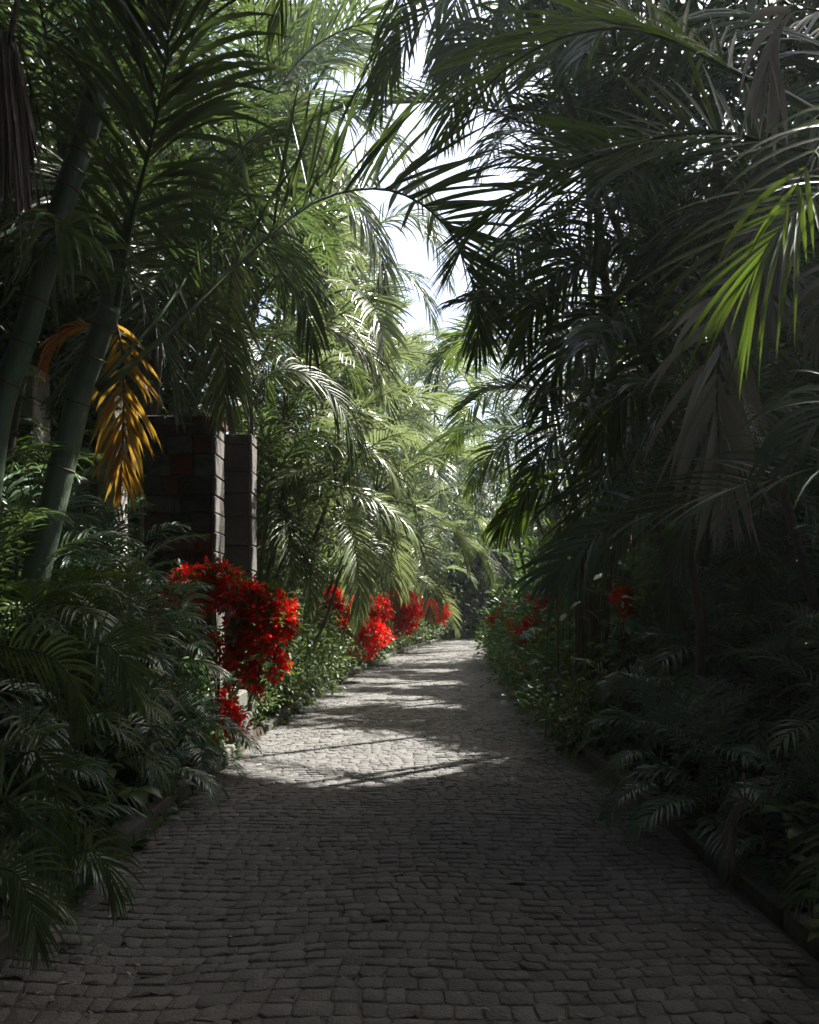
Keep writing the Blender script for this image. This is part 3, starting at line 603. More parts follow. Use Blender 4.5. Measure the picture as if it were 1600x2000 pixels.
hero_palm("palm with a pale frond hanging in front of the coped pillar", np.array([-3.4, 10.6, .5]), cr, [
    (np.vstack([cr, PP([(455, 520, 8.3), (447, 620, 8.3), (443, 720, 8.3), (438, 810, 8.3)])]), (.2, -1, .1), dict(cnt=38, L=.8, W=.034, rr=.014, a0=44, a1=14, lift=0, droop=.4, t0=.12, K=6, seed=51), 'areca2', None),
    (np.vstack([cr, PP([(540, 470, 8.4), (590, 560, 8.4), (610, 680, 8.5)])]), (.2, -.8, .5), dict(cnt=34, L=.8, W=.034, rr=.014, a0=45, a1=14, lift=0, droop=.8, t0=.12, K=6, seed=52), 'areca', None),
    (np.vstack([cr, PP([(420, 500, 8.3), (370, 580, 8.2), (340, 680, 8.2)])]), (-.2, -.8, .5), dict(cnt=30, L=.7, W=.034, rr=.014, a0=45, a1=14, lift=0, droop=.8, t0=.12, K=6, seed=53), 'areca', None),
], tr=.05)
cr = P(540, 330, 13.0)
hero_palm("tall pale palm with thin fronds arching across the sky gap from the pillar side", np.array([-3.9, 13.4, .6]), cr, [
    (np.vstack([cr, PP([(600, 235, 13), (680, 215, 13), (760, 270, 13.2), (820, 360, 13.4), (845, 450, 13.5)])]), (0, -.5, .85), dict(cnt=62, L=1.12, W=.046, rr=.018, a0=52, a1=18, lift=5, droop=.8, t0=.12, K=5, seed=71, jit=2.001), 'areca2', None),
    (np.vstack([cr, PP([(580, 180, 13), (630, 110, 13), (700, 90, 13.2), (770, 130, 13.4)])]), (0, -.5, .85), dict(cnt=58, L=1.06, W=.046, rr=.018, a0=52, a1=18, lift=8, droop=.6, t0=.12, K=5, seed=72, jit=2.001), 'areca2', None),
    (np.vstack([cr, PP([(620, 340, 12.8), (690, 390, 12.8), (740, 480, 12.8), (755, 580, 12.8)])]), (0, -.6, .8), dict(cnt=58, L=1.12, W=.046, rr=.018, a0=48, a1=16, lift=0, droop=.9, t0=.12, K=5, seed=73, jit=2.001), 'areca2', None),
    (np.vstack([cr, PP([(540, 200, 13), (550, 100, 13), (590, 20, 13)])]), (0, -.9, .4), dict(cnt=58, L=1.01, W=.046, rr=.018, a0=52, a1=18, lift=5, droop=.3, t0=.12, K=5, seed=74, jit=2.001), 'areca2', None),
], tr=.06)
cr = P(690, 520, 17.0)
hero_palm("pale palm with fronds reaching over the foot of the sky gap", np.array([-2.9, 17.6, .6]), cr, [
    (np.vstack([cr, PP([(740, 440, 17), (800, 420, 17), (850, 470, 17), (880, 560, 17)])]), (0, -.5, .85), dict(cnt=50, L=1.1, W=.04, rr=.02, a0=52, a1=18, lift=5, droop=.8, t0=.12, K=5, seed=75, jit=2), 'areca2', None),
    (np.vstack([cr, PP([(760, 520, 16.8), (820, 560, 16.8), (850, 640, 16.8)])]), (0, -.5, .85), dict(cnt=50, L=1.0, W=.04, rr=.02, a0=52, a1=18, lift=5, droop=.8, t0=.12, K=5, seed=76, jit=2), 'areca2', None),
    (np.vstack([cr, PP([(720, 580, 16.5), (745, 680, 16.4), (750, 780, 16.4)])]), (0, -.6, .8), dict(cnt=50, L=1.0, W=.04, rr=.02, a0=48, a1=18, lift=5, droop=.8, t0=.12, K=5, seed=77, jit=2), 'areca2', None),
], tr=.06)
cr = P(490, 760, 9.6)
hero_palm("palm with a lit frond bowing over the slim pillar", np.array([-2.4, 10.6, .5]), cr, [
    (np.vstack([cr, PP([(530, 668, 9.3), (600, 640, 9.3), (660, 650, 9.4), (710, 690, 9.5), (738, 760, 9.6)])]), (0, -.6, .8), dict(cnt=40, L=.85, W=.035, rr=.016, a0=62, a1=20, lift=5, droop=1.0, t0=.12, K=6, seed=54), 'areca2', None),
    (np.vstack([cr, PP([(470, 700, 9.2), (440, 730, 9.1), (400, 790, 9)])]), (0, -.6, .8), dict(cnt=30, L=.5, W=.03, rr=.012, a0=60, a1=20, lift=5, droop=.9, t0=.12, K=6, seed=55), 'areca2', None),
    (np.vstack([cr, PP([(560, 720, 9.8), (640, 760, 10), (690, 850, 10), (680, 930, 10)])]), (.2, -.7, .6), dict(cnt=40, L=.8, W=.032, rr=.014, a0=45, a1=16, lift=0, droop=.9, t0=.12, K=6, seed=56), 'areca', None),
], tr=.05)

cr = P(560, 935, 11.6)
hero_palm("palm with large lit fronds sweeping from behind the slim pillar towards the path", np.array([-2.7, 12.0, .5]), cr, [
    (np.vstack([cr, PP([(615, 880, 11.4), (690, 868, 11.4), (750, 902, 11.5), (785, 965, 11.6)])]), (0, -.5, .85), dict(cnt=30, L=.62, W=.04, rr=.014, a0=64, a1=20, lift=4, droop=.7, t0=.12, K=6, seed=81), 'areca2', None),
    (np.vstack([cr, PP([(640, 945, 11.2), (730, 975, 11.2), (800, 1030, 11.3), (825, 1085, 11.4)])]), (0, -.5, .85), dict(cnt=30, L=.6, W=.04, rr=.014, a0=64, a1=20, lift=2, droop=.7, t0=.12, K=6, seed=82), 'areca2', None),
    (np.vstack([cr, PP([(600, 840, 11.8), (650, 800, 11.9), (700, 830, 12)])]), (0, -.5, .85), dict(cnt=28, L=.6, W=.04, rr=.014, a0=64, a1=20, lift=4, droop=.7, t0=.15, K=6, seed=83), 'areca2', None),
    (np.vstack([cr, PP([(540, 985, 11.0), (575, 1050, 10.8), (600, 1120, 10.8)])]), (.2, -.8, .5), dict(cnt=26, L=.5, W=.036, rr=.012, a0=52, a1=16, lift=0, droop=.7, t0=.12, K=6, seed=84), 'areca', None),
], tr=.05)
cr = P(668, 1105, 12.6)
hero_palm("fountain-shaped palm drooping over the second red flowers", np.array([-1.95, 12.9, .3]), cr, [
    (np.vstack([cr, PP([(690, 1065, 12.5), (735, 1075, 12.5), (765, 1130, 12.5), (775, 1190, 12.5)])]), (0, -.5, .85), dict(cnt=26, L=.5, W=.036, rr=.012, a0=60, a1=18, lift=4, droop=.8, t0=.15, K=6, seed=85), 'areca2', None),
    (np.vstack([cr, PP([(690, 1105, 12.2), (700, 1160, 12.0), (695, 1225, 12.0)])]), (.1, -.8, .5), dict(cnt=24, L=.5, W=.034, rr=.012, a0=50, a1=14, lift=0, droop=.8, t0=.1, K=6, seed=86), 'areca2', None),
    (np.vstack([cr, PP([(640, 1060, 12.4), (590, 1058, 12.3), (545, 1100, 12.2)])]), (0, -.5, .85), dict(cnt=26, L=.5, W=.036, rr=.012, a0=60, a1=18, lift=4, droop=.8, t0=.15, K=6, seed=87), 'areca2', None),
    (np.vstack([cr, PP([(665, 1040, 12.8), (690, 1000, 13), (740, 1000, 13.1), (775, 1050, 13.1)])]), (0, -.5, .85), dict(cnt=26, L=.5, W=.036, rr=.012, a0=60, a1=18, lift=4, droop=.8, t0=.15, K=6, seed=88), 'areca2', None),
    (np.vstack([cr, PP([(640, 1110, 12.2), (615, 1150, 12.1), (605, 1210, 12.1)])]), (-.1, -.8, .5), dict(cnt=24, L=.45, W=.034, rr=.012, a0=50, a1=14, lift=0, droop=.8, t0=.1, K=6, seed=89), 'areca2', None),
], tr=.035)

cr = P(1085, 815, 13.0)
hero_palm("palm with backlit fronds arching low towards the path in the middle distance, shaded side", np.array([3.3, 13.4, .5]), cr, [
    (np.vstack([cr, PP([(1030, 765, 12.8), (960, 765, 12.6), (905, 815, 12.5), (880, 890, 12.5)])]), (0, -.6, .8), dict(cnt=34, L=.7, W=.036, rr=.015, a0=62, a1=20, lift=10, droop=.6, t0=.12, K=6, seed=91), 'areca3', None),
    (np.vstack([cr, PP([(1020, 850, 12.5), (955, 890, 12.4), (915, 960, 12.4)])]), (0, -.6, .8), dict(cnt=32, L=.7, W=.036, rr=.015, a0=60, a1=18, lift=6, droop=.7, t0=.12, K=6, seed=92), 'areca3', None),
    (np.vstack([cr, PP([(1050, 710, 13), (990, 655, 13), (920, 660, 13), (880, 710, 13)])]), (0, -.6, .8), dict(cnt=36, L=.75, W=.036, rr=.016, a0=60, a1=20, lift=12, droop=.5, t0=.12, K=6, seed=93), 'areca3', None),
    (np.vstack([cr, PP([(1060, 880, 12.3), (1020, 960, 12.1), (1005, 1040, 12.1)])]), (-.1, -.8, .5), dict(cnt=30, L=.65, W=.036, rr=.014, a0=55, a1=16, lift=4, droop=.7, t0=.12, K=6, seed=94), 'areca3', None),
    (np.vstack([cr, PP([(1130, 740, 13), (1190, 700, 13), (1250, 740, 13)])]), (0, -.6, .8), dict(cnt=32, L=.7, W=.036, rr=.015, a0=60, a1=18, lift=6, droop=.7, t0=.12, K=6, seed=95), 'areca3', None),
], tr=.06)

cr = P(1335, 540, 7.6)
hero_palm("palm with large dark fronds drooping across the middle of the shaded side", np.array([3.6, 8.0, .6]), cr, [
    (np.vstack([cr, PP([(1240, 470, 7.4), (1140, 490, 7.3), (1060, 570, 7.3), (1015, 680, 7.3)])]), (-.1, -.7, .7), dict(cnt=42, L=.85, W=.042, rr=.018, a0=62, a1=20, lift=8, droop=.5, t0=.12, K=6, seed=101, jit=1.5, plumose=8), 'areca3', None),
    (np.vstack([cr, PP([(1260, 590, 7.2), (1170, 620, 7.1), (1095, 700, 7.1), (1060, 800, 7.1)])]), (-.1, -.7, .7), dict(cnt=40, L=.8, W=.042, rr=.018, a0=62, a1=20, lift=8, droop=.5, t0=.12, K=6, seed=102, jit=1.5, plumose=8), 'areca', None),
    (np.vstack([cr, PP([(1280, 680, 7.0), (1210, 770, 6.9), (1165, 870, 6.9)])]), (-.1, -.8, .5), dict(cnt=34, L=.75, W=.042, rr=.016, a0=56, a1=18, lift=4, droop=.6, t0=.12, K=6, seed=103, jit=1.5), 'areca3', None),
    (np.vstack([cr, PP([(1290, 400, 7.6), (1220, 320, 7.6), (1130, 300, 7.6), (1050, 350, 7.6)])]), (0, -.6, .8), dict(cnt=40, L=.8, W=.04, rr=.018, a0=60, a1=20, lift=12, droop=.45, t0=.14, K=6, seed=104, jit=1.5, plumose=8), 'areca3', None),
    (np.vstack([cr, PP([(1410, 480, 7.4), (1490, 500, 7.2), (1560, 590, 7.1)])]), (0, -.6, .8), dict(cnt=36, L=.8, W=.042, rr=.016, a0=60, a1=20, lift=8, droop=.6, t0=.14, K=6, seed=105, jit=1.5), 'areca', None),
], tr=.07)
cr = P(1010, -60, 8.2)
hero_palm("high palm with fronds closing over the top of the sky gap", np.array([4.2, 8.8, .6]), cr, [
    (np.vstack([cr, PP([(930, -40, 8.1), (840, 20, 8.0), (770, 120, 8.0), (735, 230, 8.0)])]), (-.2, -.7, .6), dict(cnt=44, L=.85, W=.036, rr=.018, a0=58, a1=18, lift=8, droop=.55, t0=.12, K=6, seed=106, jit=1.6, plumose=10), 'areca3', None),
    (np.vstack([cr, PP([(960, 60, 8.0), (900, 160, 7.9), (870, 270, 7.9)])]), (-.2, -.8, .5), dict(cnt=38, L=.8, W=.034, rr=.016, a0=54, a1=18, lift=6, droop=.5, t0=.12, K=6, seed=107, jit=1.6, plumose=10), 'areca3', None),
    (np.vstack([cr, PP([(1080, 10, 8.2), (1140, 110, 8.2), (1160, 220, 8.2)])]), (.2, -.8, .5), dict(cnt=38, L=.8, W=.036, rr=.016, a0=56, a1=18, lift=6, droop=.5, t0=.12, K=6, seed=108, jit=1.6, plumose=10), 'areca', None),
], tr=.05)

# aerial roots
mb = MB(); g = np.random.default_rng(9)
for k in range(70):
    x = g.normal(1180, 45); d = g.uniform(8.8, 9.8); t = P(x, g.uniform(1000, 1120), d); b = P(x + g.normal(0, 14), HY, d); b[2] = float(gz(b[0], b[1])) - .05
    m_ = (t + b) / 2 + g.normal(0, .04, 3); tube(mb, spline([t, m_, b], 9), g.uniform(.004, .013), 5)
root = thing("aerial_roots", "curtain of thin brown aerial roots hanging over the shaded bed", "roots", (2.3, 9.3, .3)); wpart("root_strands", mb, [M['bark']], root)

# ------------------------------------------------------------------ beds: small palms and broad-leaved plants
ORD = "first second third fourth fifth sixth seventh eighth ninth tenth eleventh twelfth thirteenth fourteenth fifteenth sixteenth seventeenth eighteenth nineteenth twentieth".split()
def small_palm(label, loc, h, L, n, mk, group, seed):
    g = np.random.default_rng(seed); root = thing("understory_palm", label, "small palm", tuple(loc), group)
    mb = MB(); top = np.array([g.uniform(-.08, .08), g.uniform(-.08, .08), h]); tube(mb, spline([(0, 0, -.1), top * .5 + g.normal(0, .02, 3), top], 7), .011, 5)
    link("cane", mb.mesh("cane", [M['stem']]), root)
    for f in range(n):
        e0 = (78, 55, 30, 8)[min(3, int(5 * f / n))]; t = 1 - .72 * f / n; az = f * 2.399 + g.uniform(-.4, .4) + seed
        link("frond", SMALL[mk][e0][g.integers(0, 3)], root, tuple(top * t), (g.uniform(-.15, .15), g.uniform(-.12, .12), az), L * g.uniform(.8, 1.15))
    return root
def leaf_cloud(n, r, size, seed, mk, wide=.5, K=3, clumps=26, hollow=.35, at=None, trim=False):
    """leaves in clumps through a rounded volume of radius r"""
    g = np.random.default_rng(seed); mb = MB(); r = np.asarray(r, float)
    cc = nrm(g.normal(0, 1, (clumps, 3))) * (g.uniform(hollow, 1, (clumps, 1))) * r
    i = g.integers(0, clumps, n); p = cc[i] + g.normal(0, .22, (n, 3)) * r
    if at is not None:
        q = p + at; k = ~clear(q)
        if trim: k &= ~((q[:, 1] > 1.5) & (q[:, 2] < HC + .80 * q[:, 1] + .25) & (np.abs(q[:, 0]) < .6 * q[:, 1] + .3))  # drops leaves in view, so the added crowns stay unseen
        p = p[k]; n = len(p)
    d = nrm(nrm(p / r) + g.normal(0, .55, (n, 3)) + np.array([0, 0, .1])); nn = nrm(g.normal(0, .5, (n, 3)) + np.array([0, -.15, 1]) + nrm(p / r) * .5)
    s = size * g.uniform(.6, 1.3, n); leaves(mb, p, d, nn, s, s * wide, K, .35, .15, OVATE)
    return mb.mesh("foliage", [M[mk]])
def whorl_plant(n, h, size, seed, mk):
    """broad-leaved plant: whorls of oval leaves on short stems"""
    g = np.random.default_rng(seed); mb = MB()
    for k in range(n):
        a = g.uniform(0, 6.28); r = abs(g.normal(0, .22)); top = np.array([math.cos(a) * r, math.sin(a) * r, h * g.uniform(.35, 1.0) * (1 - .5 * r)])
        tube(mb, spline([(0, 0, -.05), top * .5 + np.array([0, 0, .04]), top], 5), .004, 4, 1)
        m_ = 6; aa = np.arange(m_) * 2.4 + g.uniform(0, 6); el = g.uniform(.0, .5, m_); d = np.stack([np.cos(aa) * np.cos(el), np.sin(aa) * np.cos(el), np.sin(el)], -1)
        sz = size * g.uniform(.65, 1.2, m_); leaves(mb, np.tile(top, (m_, 1)), d, np.tile((0, 0, 1.0), (m_, 1)) + g.normal(0, .2, (m_, 3)), sz, sz * .5, 4, .7, .2, OVATE)
    return mb.mesh("foliage", [M[mk], M['stem']])
WH = {mk: [whorl_plant(24, .5, .10, 40 + k, mk) for k in range(3)] for mk in ('broad', 'broadlit')}
BUSH = {mk: [leaf_cloud(750, (.62, .62, .55), .085, 50 + k, mk) for k in range(3)] for mk in ('broad', 'broadlit')}
def bush_stem(seed, h):
    g = np.random.default_rng(seed); mb = MB()
    for k in range(6):
        t = np.array([g.normal(0, .25), g.normal(0, .25), h * g.uniform(.7, 1)]); tube(mb, spline([(0, 0, -.1), t * np.array([.3, .3, .5]), t], 6), np.linspace(.014, .005, 6), 5)
    return mb.mesh("stem", [M['brownstem']])
STEM = [bush_stem(k, .7) for k in range(2)]
def bush(name, label, loc, sc, me, group, cat="shrub", rz=0, up=.55):
    root = thing(name, label, cat, tuple(loc), group, rz)
    link("stem", STEM[int(abs(loc[1]) * 10) % 2], root, (0, 0, 0), (0, 0, 0), sc); link("foliage", me, root, (0, 0, up * sc), (0, 0, 0), sc); return root

TONE = {'under': "dark green", 'under2': "blue-green", 'under3': "fresh green"}
rows = [(.04, .45, .62, 12), (.55, .95, .85, 12), (1.1, 1.45, .95, 13), (1.75, 1.85, 1.0, 13), (2.6, 2.2, 1.1, 13)]
rown = ["kerb row", "second row from the kerb", "third row from the kerb", "fourth row", "back row"]
for side, sname in ((-1, "pillar-side bed"), (1, "shaded bed")):
    for r, (u, h, L, n) in enumerate(rows):
        y = 2.5 + .35 * r; k = 0
        while y < 15 and k < 20:
            g = np.random.default_rng(1000 * r + 37 * k + (side > 0) * 7)
            yy = y + g.uniform(-.15, .15); uu = 1.95 + u + g.uniform(-.12, .18); x = float(pc(yy)) + side * uu
            if r == 0 and ((side > 0 and yy < 4.3) or (side < 0 and 4.7 < yy < 6.0)): y += .6; continue
            if side < 0 and 7.75 < yy < 10.6 and uu < 3.2: y += .9; continue
            mk = g.choice(['under', 'under2', 'under3'], p=[.5, .3, .2] if side < 0 else [.4, .55, .05]); s = g.uniform(.82, 1.2)
            lab = f"{TONE[mk]} small palm, {rown[r]}, {sname}, {ORD[k]} from the camera"
            if side < 0 and yy > 10.8: mk = 'under3' if g.random() < .6 else 'under'; lab = f"{TONE[mk]} sunlit small palm, {rown[r]} beyond the pillars, {ORD[k]} one"
            small_palm(lab, (x, yy, float(gz(x, yy))), h * s, L * s, n + (yy < 7), mk, f"small palms in the {sname}", 7000 + 100 * r + k + (side > 0) * 50)
            y += g.uniform(.6, .8) + .1 * r + .03 * y; k += 1

wh = [(-1, 2.9, .16, 1.0, 'broad', "low broad-leaved plant at the kerb beside the corner of the pillar bed"), (-1, 3.6, .1, .9, 'broadlit', "yellow-green broad-leaved plant against the grey kerb in the pillar bed"),
      (-1, 4.9, .25, 1.25, 'broad', "bushy plant with whorls of oval leaves near the kerb in the pillar bed"), (-1, 5.3, .5, 1.35, 'broad', "taller whorled oval-leaved plant under the dark fronds of the pillar bed"), (-1, 5.9, .15, 1.0, 'broad', "small oval-leaved plant at the kerb just before the plinth"),
      (-1, 4.5, .7, 1.5, 'broadlit', "oval-leaved plant with a yellow-green top in the pillar bed"),
      (1, 2.9, .12, 1.0, 'broad', "oval-leaved plant spilling over the kerb at the near end of the shaded bed"), (1, 3.3, .2, 1.1, 'broad', "second oval-leaved plant along the near kerb of the shaded bed"), (1, 3.8, .08, .9, 'broad', "oval-leaved plant below the bronze frond in the shaded bed"), (1, 4.3, .3, .9, 'broad', "small oval-leaved plant behind the bronze frond in the shaded bed"),
      (1, 6.3, .1, .8, 'broad', "small dark oval-leaved plant midway along the shaded kerb"), (1, 7.1, .15, .9, 'broad', "rounded small-leaved plant where the shaded kerb disappears"), (1, 8.1, .1, 1.0, 'broad', "oval-leaved plant below the aerial roots at the kerb")]
for k, (s, y, u, sc, mk, lab) in enumerate(wh):
    x = s * (2.05 + u * .7 + .22 * (s > 0)); bush("broad_leaved_plant", lab, (x, y, float(gz(x, y))), sc * 1.3, WH[mk][k % 3], "broad-leaved plants along the kerbs", "plant", k * 1.3, up=0.0)

for k, (x, y, sc, me, lab) in enumerate([(-2.35, 8.05, .8, BUSH['broad'][0], "dark leafy shrub at the foot of the largest red flowers"), (-2.75, 8.1, 1.3, BUSH['broad'][1], "dark leafy shrub filling the corner between the coped pillar and the red flowers"), (-1.98, 9.75, .62, BUSH['broadlit'][2], "round fresh green shrub at the kerb just past the plinth"), (-2.0, 10.4, .75, BUSH['broadlit'][0], "second round green shrub at the kerb past the plinth")]):
    bush("leafy_shrub", lab, (x, y, float(gz(x, y))), sc, me, "leafy shrubs around the plinth", "shrub", k * 1.7)
for k, (x, y, h, L, lab) in enumerate([(-2.5, 7.5, 1.1, .95, "small palm whose fronds cross the front of the largest red flowers"), (-2.9, 7.7, 1.6, .95, "tall small palm beside the upper red flowers")]):
    small_palm(lab, (x, y, float(gz(x, y))), h, L, 12, 'under' if k != 1 else 'under2', "small palms in the pillar-side bed", 8800 + k)

for k, (x, y, h, L) in enumerate([(-2.35, 4.45, 1.6, .8), (-2.5, 4.9, 1.95, .85), (-2.2, 5.3, 1.2, .85), (-2.75, 5.75, 1.8, .95), (-2.4, 6.15, 1.45, .9), (-3.0, 6.6, 1.9, 1.0), (-3.4, 7.1, 2.1, 1.0), (-2.55, 6.8, 1.3, .9), (-2.65, 4.6, 1.9, .85), (-3.05, 5.3, 2.2, .95), (-2.3, 4.75, 1.2, .8)]):
    small_palm(f"tall fine-leaved palm at the foot of the ringed stems, {ORD[k]} from the camera", (x, y, float(gz(x, y))), h, L, 14, ('under', 'under', 'under3', 'under2')[k % 4], "fine-leaved palms around the ringed stems", 8900 + k)

# a bronze fan of a dying frond in the shaded bed
root = thing("understory_palm", "bronze-brown dying palm frond drooping over the shaded kerb", "small palm", (2.35, 4.0, .1))
mb = MB(); frond(mb, PP([(1500, 1660, 4.0), (1475, 1580, 3.95), (1450, 1560, 3.9), (1430, 1600, 3.85), (1425, 1650, 3.8)]), (-.1, -.8, .6), 16, .34, .017, rr=.006, a0=68, a1=14, lift=5, droop=.9, t0=.25, K=6, seed=61); wpart("frond", mb, [M['bronze'], M['brownstem']], root)
# large feather fronds at the near corner of the pillar bed
def near_palm(label, base, fr):
    root = thing("understory_palm", label, "small palm", tuple(base), "small palms in the pillar-side bed")
    for pts, n0, kw, mk in fr:
        mb = MB(); q = np.vstack([base + np.array([0, 0, .15]), PP(pts)]); frond(mb, q, n0, **kw); wpart("frond", mb, [M[mk], M['stem']], root)
near_palm("large palm with broad many-ribbed dark fronds at the near end of the pillar bed", np.array([-2.55, 4.2, .15]), [
    ([(-40, 1300, 4.0), (40, 1270, 3.9), (110, 1290, 3.8), (150, 1350, 3.75), (165, 1420, 3.7)], (.1, -.7, .7), dict(cnt=34, L=.42, W=.018, rr=.01, a0=66, a1=18, lift=8, droop=.5, t0=.2, K=6, seed=62), 'under'),
    ([(40, 1480, 3.7), (85, 1490, 3.6), (110, 1560, 3.5), (120, 1640, 3.45), (125, 1720, 3.4)], (.1, -.85, .5), dict(cnt=34, L=.38, W=.017, rr=.009, a0=60, a1=16, lift=6, droop=.45, t0=.15, K=6, seed=63), 'under'),
    ([(150, 1300, 4.2), (200, 1260, 4.2), (240, 1290, 4.1), (260, 1360, 4.1)], (.1, -.85, .5), dict(cnt=30, L=.34, W=.016, rr=.009, a0=60, a1=16, lift=6, droop=.45, t0=.3, K=6, seed=64), 'under')])
near_palm("low dark palm spread over the kerb in the front corner of the pillar bed", np.array([-2.2, 3.0, .1]), [
    ([(-60, 1720, 2.9), (20, 1700, 2.85), (60, 1760, 2.8), (75, 1850, 2.75)], (.1, -.8, .6), dict(cnt=30, L=.26, W=.0125, rr=.007, a0=62, a1=16, lift=6, droop=.5, t0=.3, K=6, seed=65), 'under'),
    ([(-60, 1640, 3.1), (10, 1560, 3.1), (70, 1620, 3.0), (100, 1700, 3.0)], (.1, -.8, .6), dict(cnt=30, L=.28, W=.0135, rr=.007, a0=62, a1=16, lift=6, droop=.5, t0=.3, K=6, seed=66), 'under2'),
    ([(120, 1680, 3.3), (170, 1660, 3.2), (210, 1690, 3.15), (225, 1750, 3.1)], (.1, -.8, .6), dict(cnt=14, L=.28, W=.014, rr=.006, a0=50, a1=12, lift=0, droop=.7, t0=.3, K=6, seed=67), 'under')])

# far banks of shrubs along the path
k = 0
for side in (-1, 1):
    kk = 0
    for y in np.concatenate([np.arange(8.2 if side > 0 else 10.6, 20, 1.05), np.arange(20.5, 37, 1.9)]):
        for row, uu in enumerate((2.15, 3.1, 4.3)):
            g = np.random.default_rng(300 + k); yy = y + g.uniform(-.2, .2) + row * .4; ex = .25 + (yy > 20) * .25 if side > 0 else .1
            x = float(pc(yy)) + side * (uu - ex + g.uniform(-.12, .12)); sc = g.uniform(.75, 1.0) * (1, 1.7, 2.6)[row] * (1 + .012 * y)
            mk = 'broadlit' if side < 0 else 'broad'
            nm = f"{'sunlit' if side < 0 else 'shaded'} leafy shrub {('at the path edge', 'behind the edging', 'at the back')[row]} {'beyond the pillars' if side < 0 else 'opposite the pillars'}, {ORD[min(kk, 19)]} towards the bend"
            bush("leafy_shrub", nm, (x, yy, float(gz(x, yy))), sc, BUSH[mk][k % 3], f"leafy shrubs edging the path {'beyond the pillars' if side < 0 else 'on the shaded side'}", "shrub", g.uniform(0, 6)); k += 1
        kk += 1

# ------------------------------------------------------------------ red flowering shrubs
def flower_bush(label, blobs, nf, nl, seed, base, size=.05):
    """blobs: (photo x, y, distance, radius m) with flowers over their outside"""
    g = np.random.default_rng(seed); B = [(P(a, b, c), r) for a, b, c, r in blobs]; wts = np.array([r ** 2 for _, r in B]); wts /= wts.sum()
    root = thing("flowering_shrub", label, "flowering shrub", tuple(base), "red flowering shrubs along the path")
    mb = MB(); i = g.choice(len(B), nf, p=wts); c = np.array([B[j][0] for j in i]); r = np.array([B[j][1] for j in i])
    d = nrm(g.normal(0, 1, (nf, 3)) + np.array([.1, -.25, .25])); p = c + d * (r * g.uniform(.55, 1.3, nf))[:, None]
    m_ = 9; pp = np.repeat(p, m_, 0) + g.normal(0, size * .55, (nf * m_, 3)); dd = nrm(np.repeat(d, m_, 0) + g.normal(0, .75, (nf * m_, 3)))
    s = size * g.uniform(.7, 1.25, nf * m_); leaves(mb, pp, dd, nrm(g.normal(0, 1, (nf * m_, 3))), s, s * .75, 2, .2, .25, np.array([.2, 1, .9, .1]))
    wpart("blossoms", mb, [M['red']], root)
    mb = MB(); i = g.choice(len(B), nl, p=wts); c = np.array([B[j][0] for j in i]); r = np.array([B[j][1] for j in i]); d = nrm(g.normal(0, 1, (nl, 3))); p = c + d * (r * g.uniform(.6, 1.5, nl))[:, None]
    s = .09 * g.uniform(.7, 1.3, nl); leaves(mb, p, nrm(d + g.normal(0, .5, (nl, 3))), nrm(g.normal(0, .5, (nl, 3)) + np.array([0, 0, 1])), s, s * .4, 3, .4, .2, OVATE); wpart("foliage", mb, [M['under3']], root)
    mb = MB()
    for ce, r in B[::3]: tube(mb, spline([np.array(base) + np.array([0, 0, -.05]), (np.array(base) + ce) / 2 + np.array([0, 0, .15]), ce], 9), np.linspace(.016, .006, 9), 5)
    wpart("stem", mb, [M['brownstem']], root)
flower_bush("largest red flowering shrub cascading in front of the dark pillars to the plinth", [(352, 1122, 8.3, .08), (330, 1175, 8.1, .09), (345, 1150, 8.1, .08), (400, 1128, 8.3, .10), (430, 1122, 8.35, .10), (450, 1145, 8.3, .14), (490, 1165, 8.2, .14), (520, 1175, 8.2, .13), (552, 1190, 8.2, .12), (565, 1215, 8.15, .08), (545, 1225, 8.1, .14), (505, 1210, 8.1, .15), (465, 1200, 8.2, .12), (500, 1250, 8.05, .14), (540, 1262, 8.0, .12), (470, 1245, 8.1, .10), (548, 1300, 8.0, .07), (535, 1320, 7.95, .05), (462, 1295, 8.0, .10), (485, 1318, 8.0, .09), (500, 1345, 7.95, .05), (430, 1255, 8.1, .08), (448, 1385, 7.4, .06), (466, 1390, 7.4, .05), (474, 1425, 7.35, .055), (434, 1432, 7.35, .055), (458, 1408, 7.35, .05), (478, 1445, 7.3, .03), (445, 1365, 7.5, .05), (390, 1180, 8.2, .08), (420, 1170, 8.2, .1), (315, 1205, 8, .04), (420, 1300, 8, .04), (500, 1290, 8, .06)], 680, 1700, 1, (-2.05, 8.25, .3), .05)
flower_bush("second red flowering shrub beyond the pillars, hanging to the path edge", [(645, 1178, 16.6, 0.28), (660, 1172, 16.6, 0.22), (722, 1190, 16.6, 0.29), (738, 1200, 16.6, 0.22), (712, 1215, 16.6, 0.24), (735, 1235, 16.2, .25), (722, 1255, 16.2, .18), (705, 1250, 16.2, .1), (690, 1190, 16.6, 0.17), (672, 1225, 16.2, .09), (690, 1268, 16.2, .1), (720, 1272, 16.2, .12), (655, 1190, 16.6, 0.17)], 460, 900, 2, (-1.45, 18.3, .1), .075)
flower_bush("third darker red flowering shrub farther along the pillar side", [(770, 1178, 21, 0.28), (792, 1185, 21, 0.33), (790, 1205, 21, 0.33), (778, 1215, 21, 0.22), (772, 1235, 21, 0.13), (795, 1225, 21, 0.17)], 230, 300, 3, (-.9, 23.3, .1), .08)
flower_bush("last small red flowering shrub near the bend on the pillar side", [(828, 1186, 26, .3), (850, 1195, 26, .22), (862, 1198, 26, .22), (858, 1206, 26, .16)], 140, 200, 4, (.1, 29.2, .1), .09)
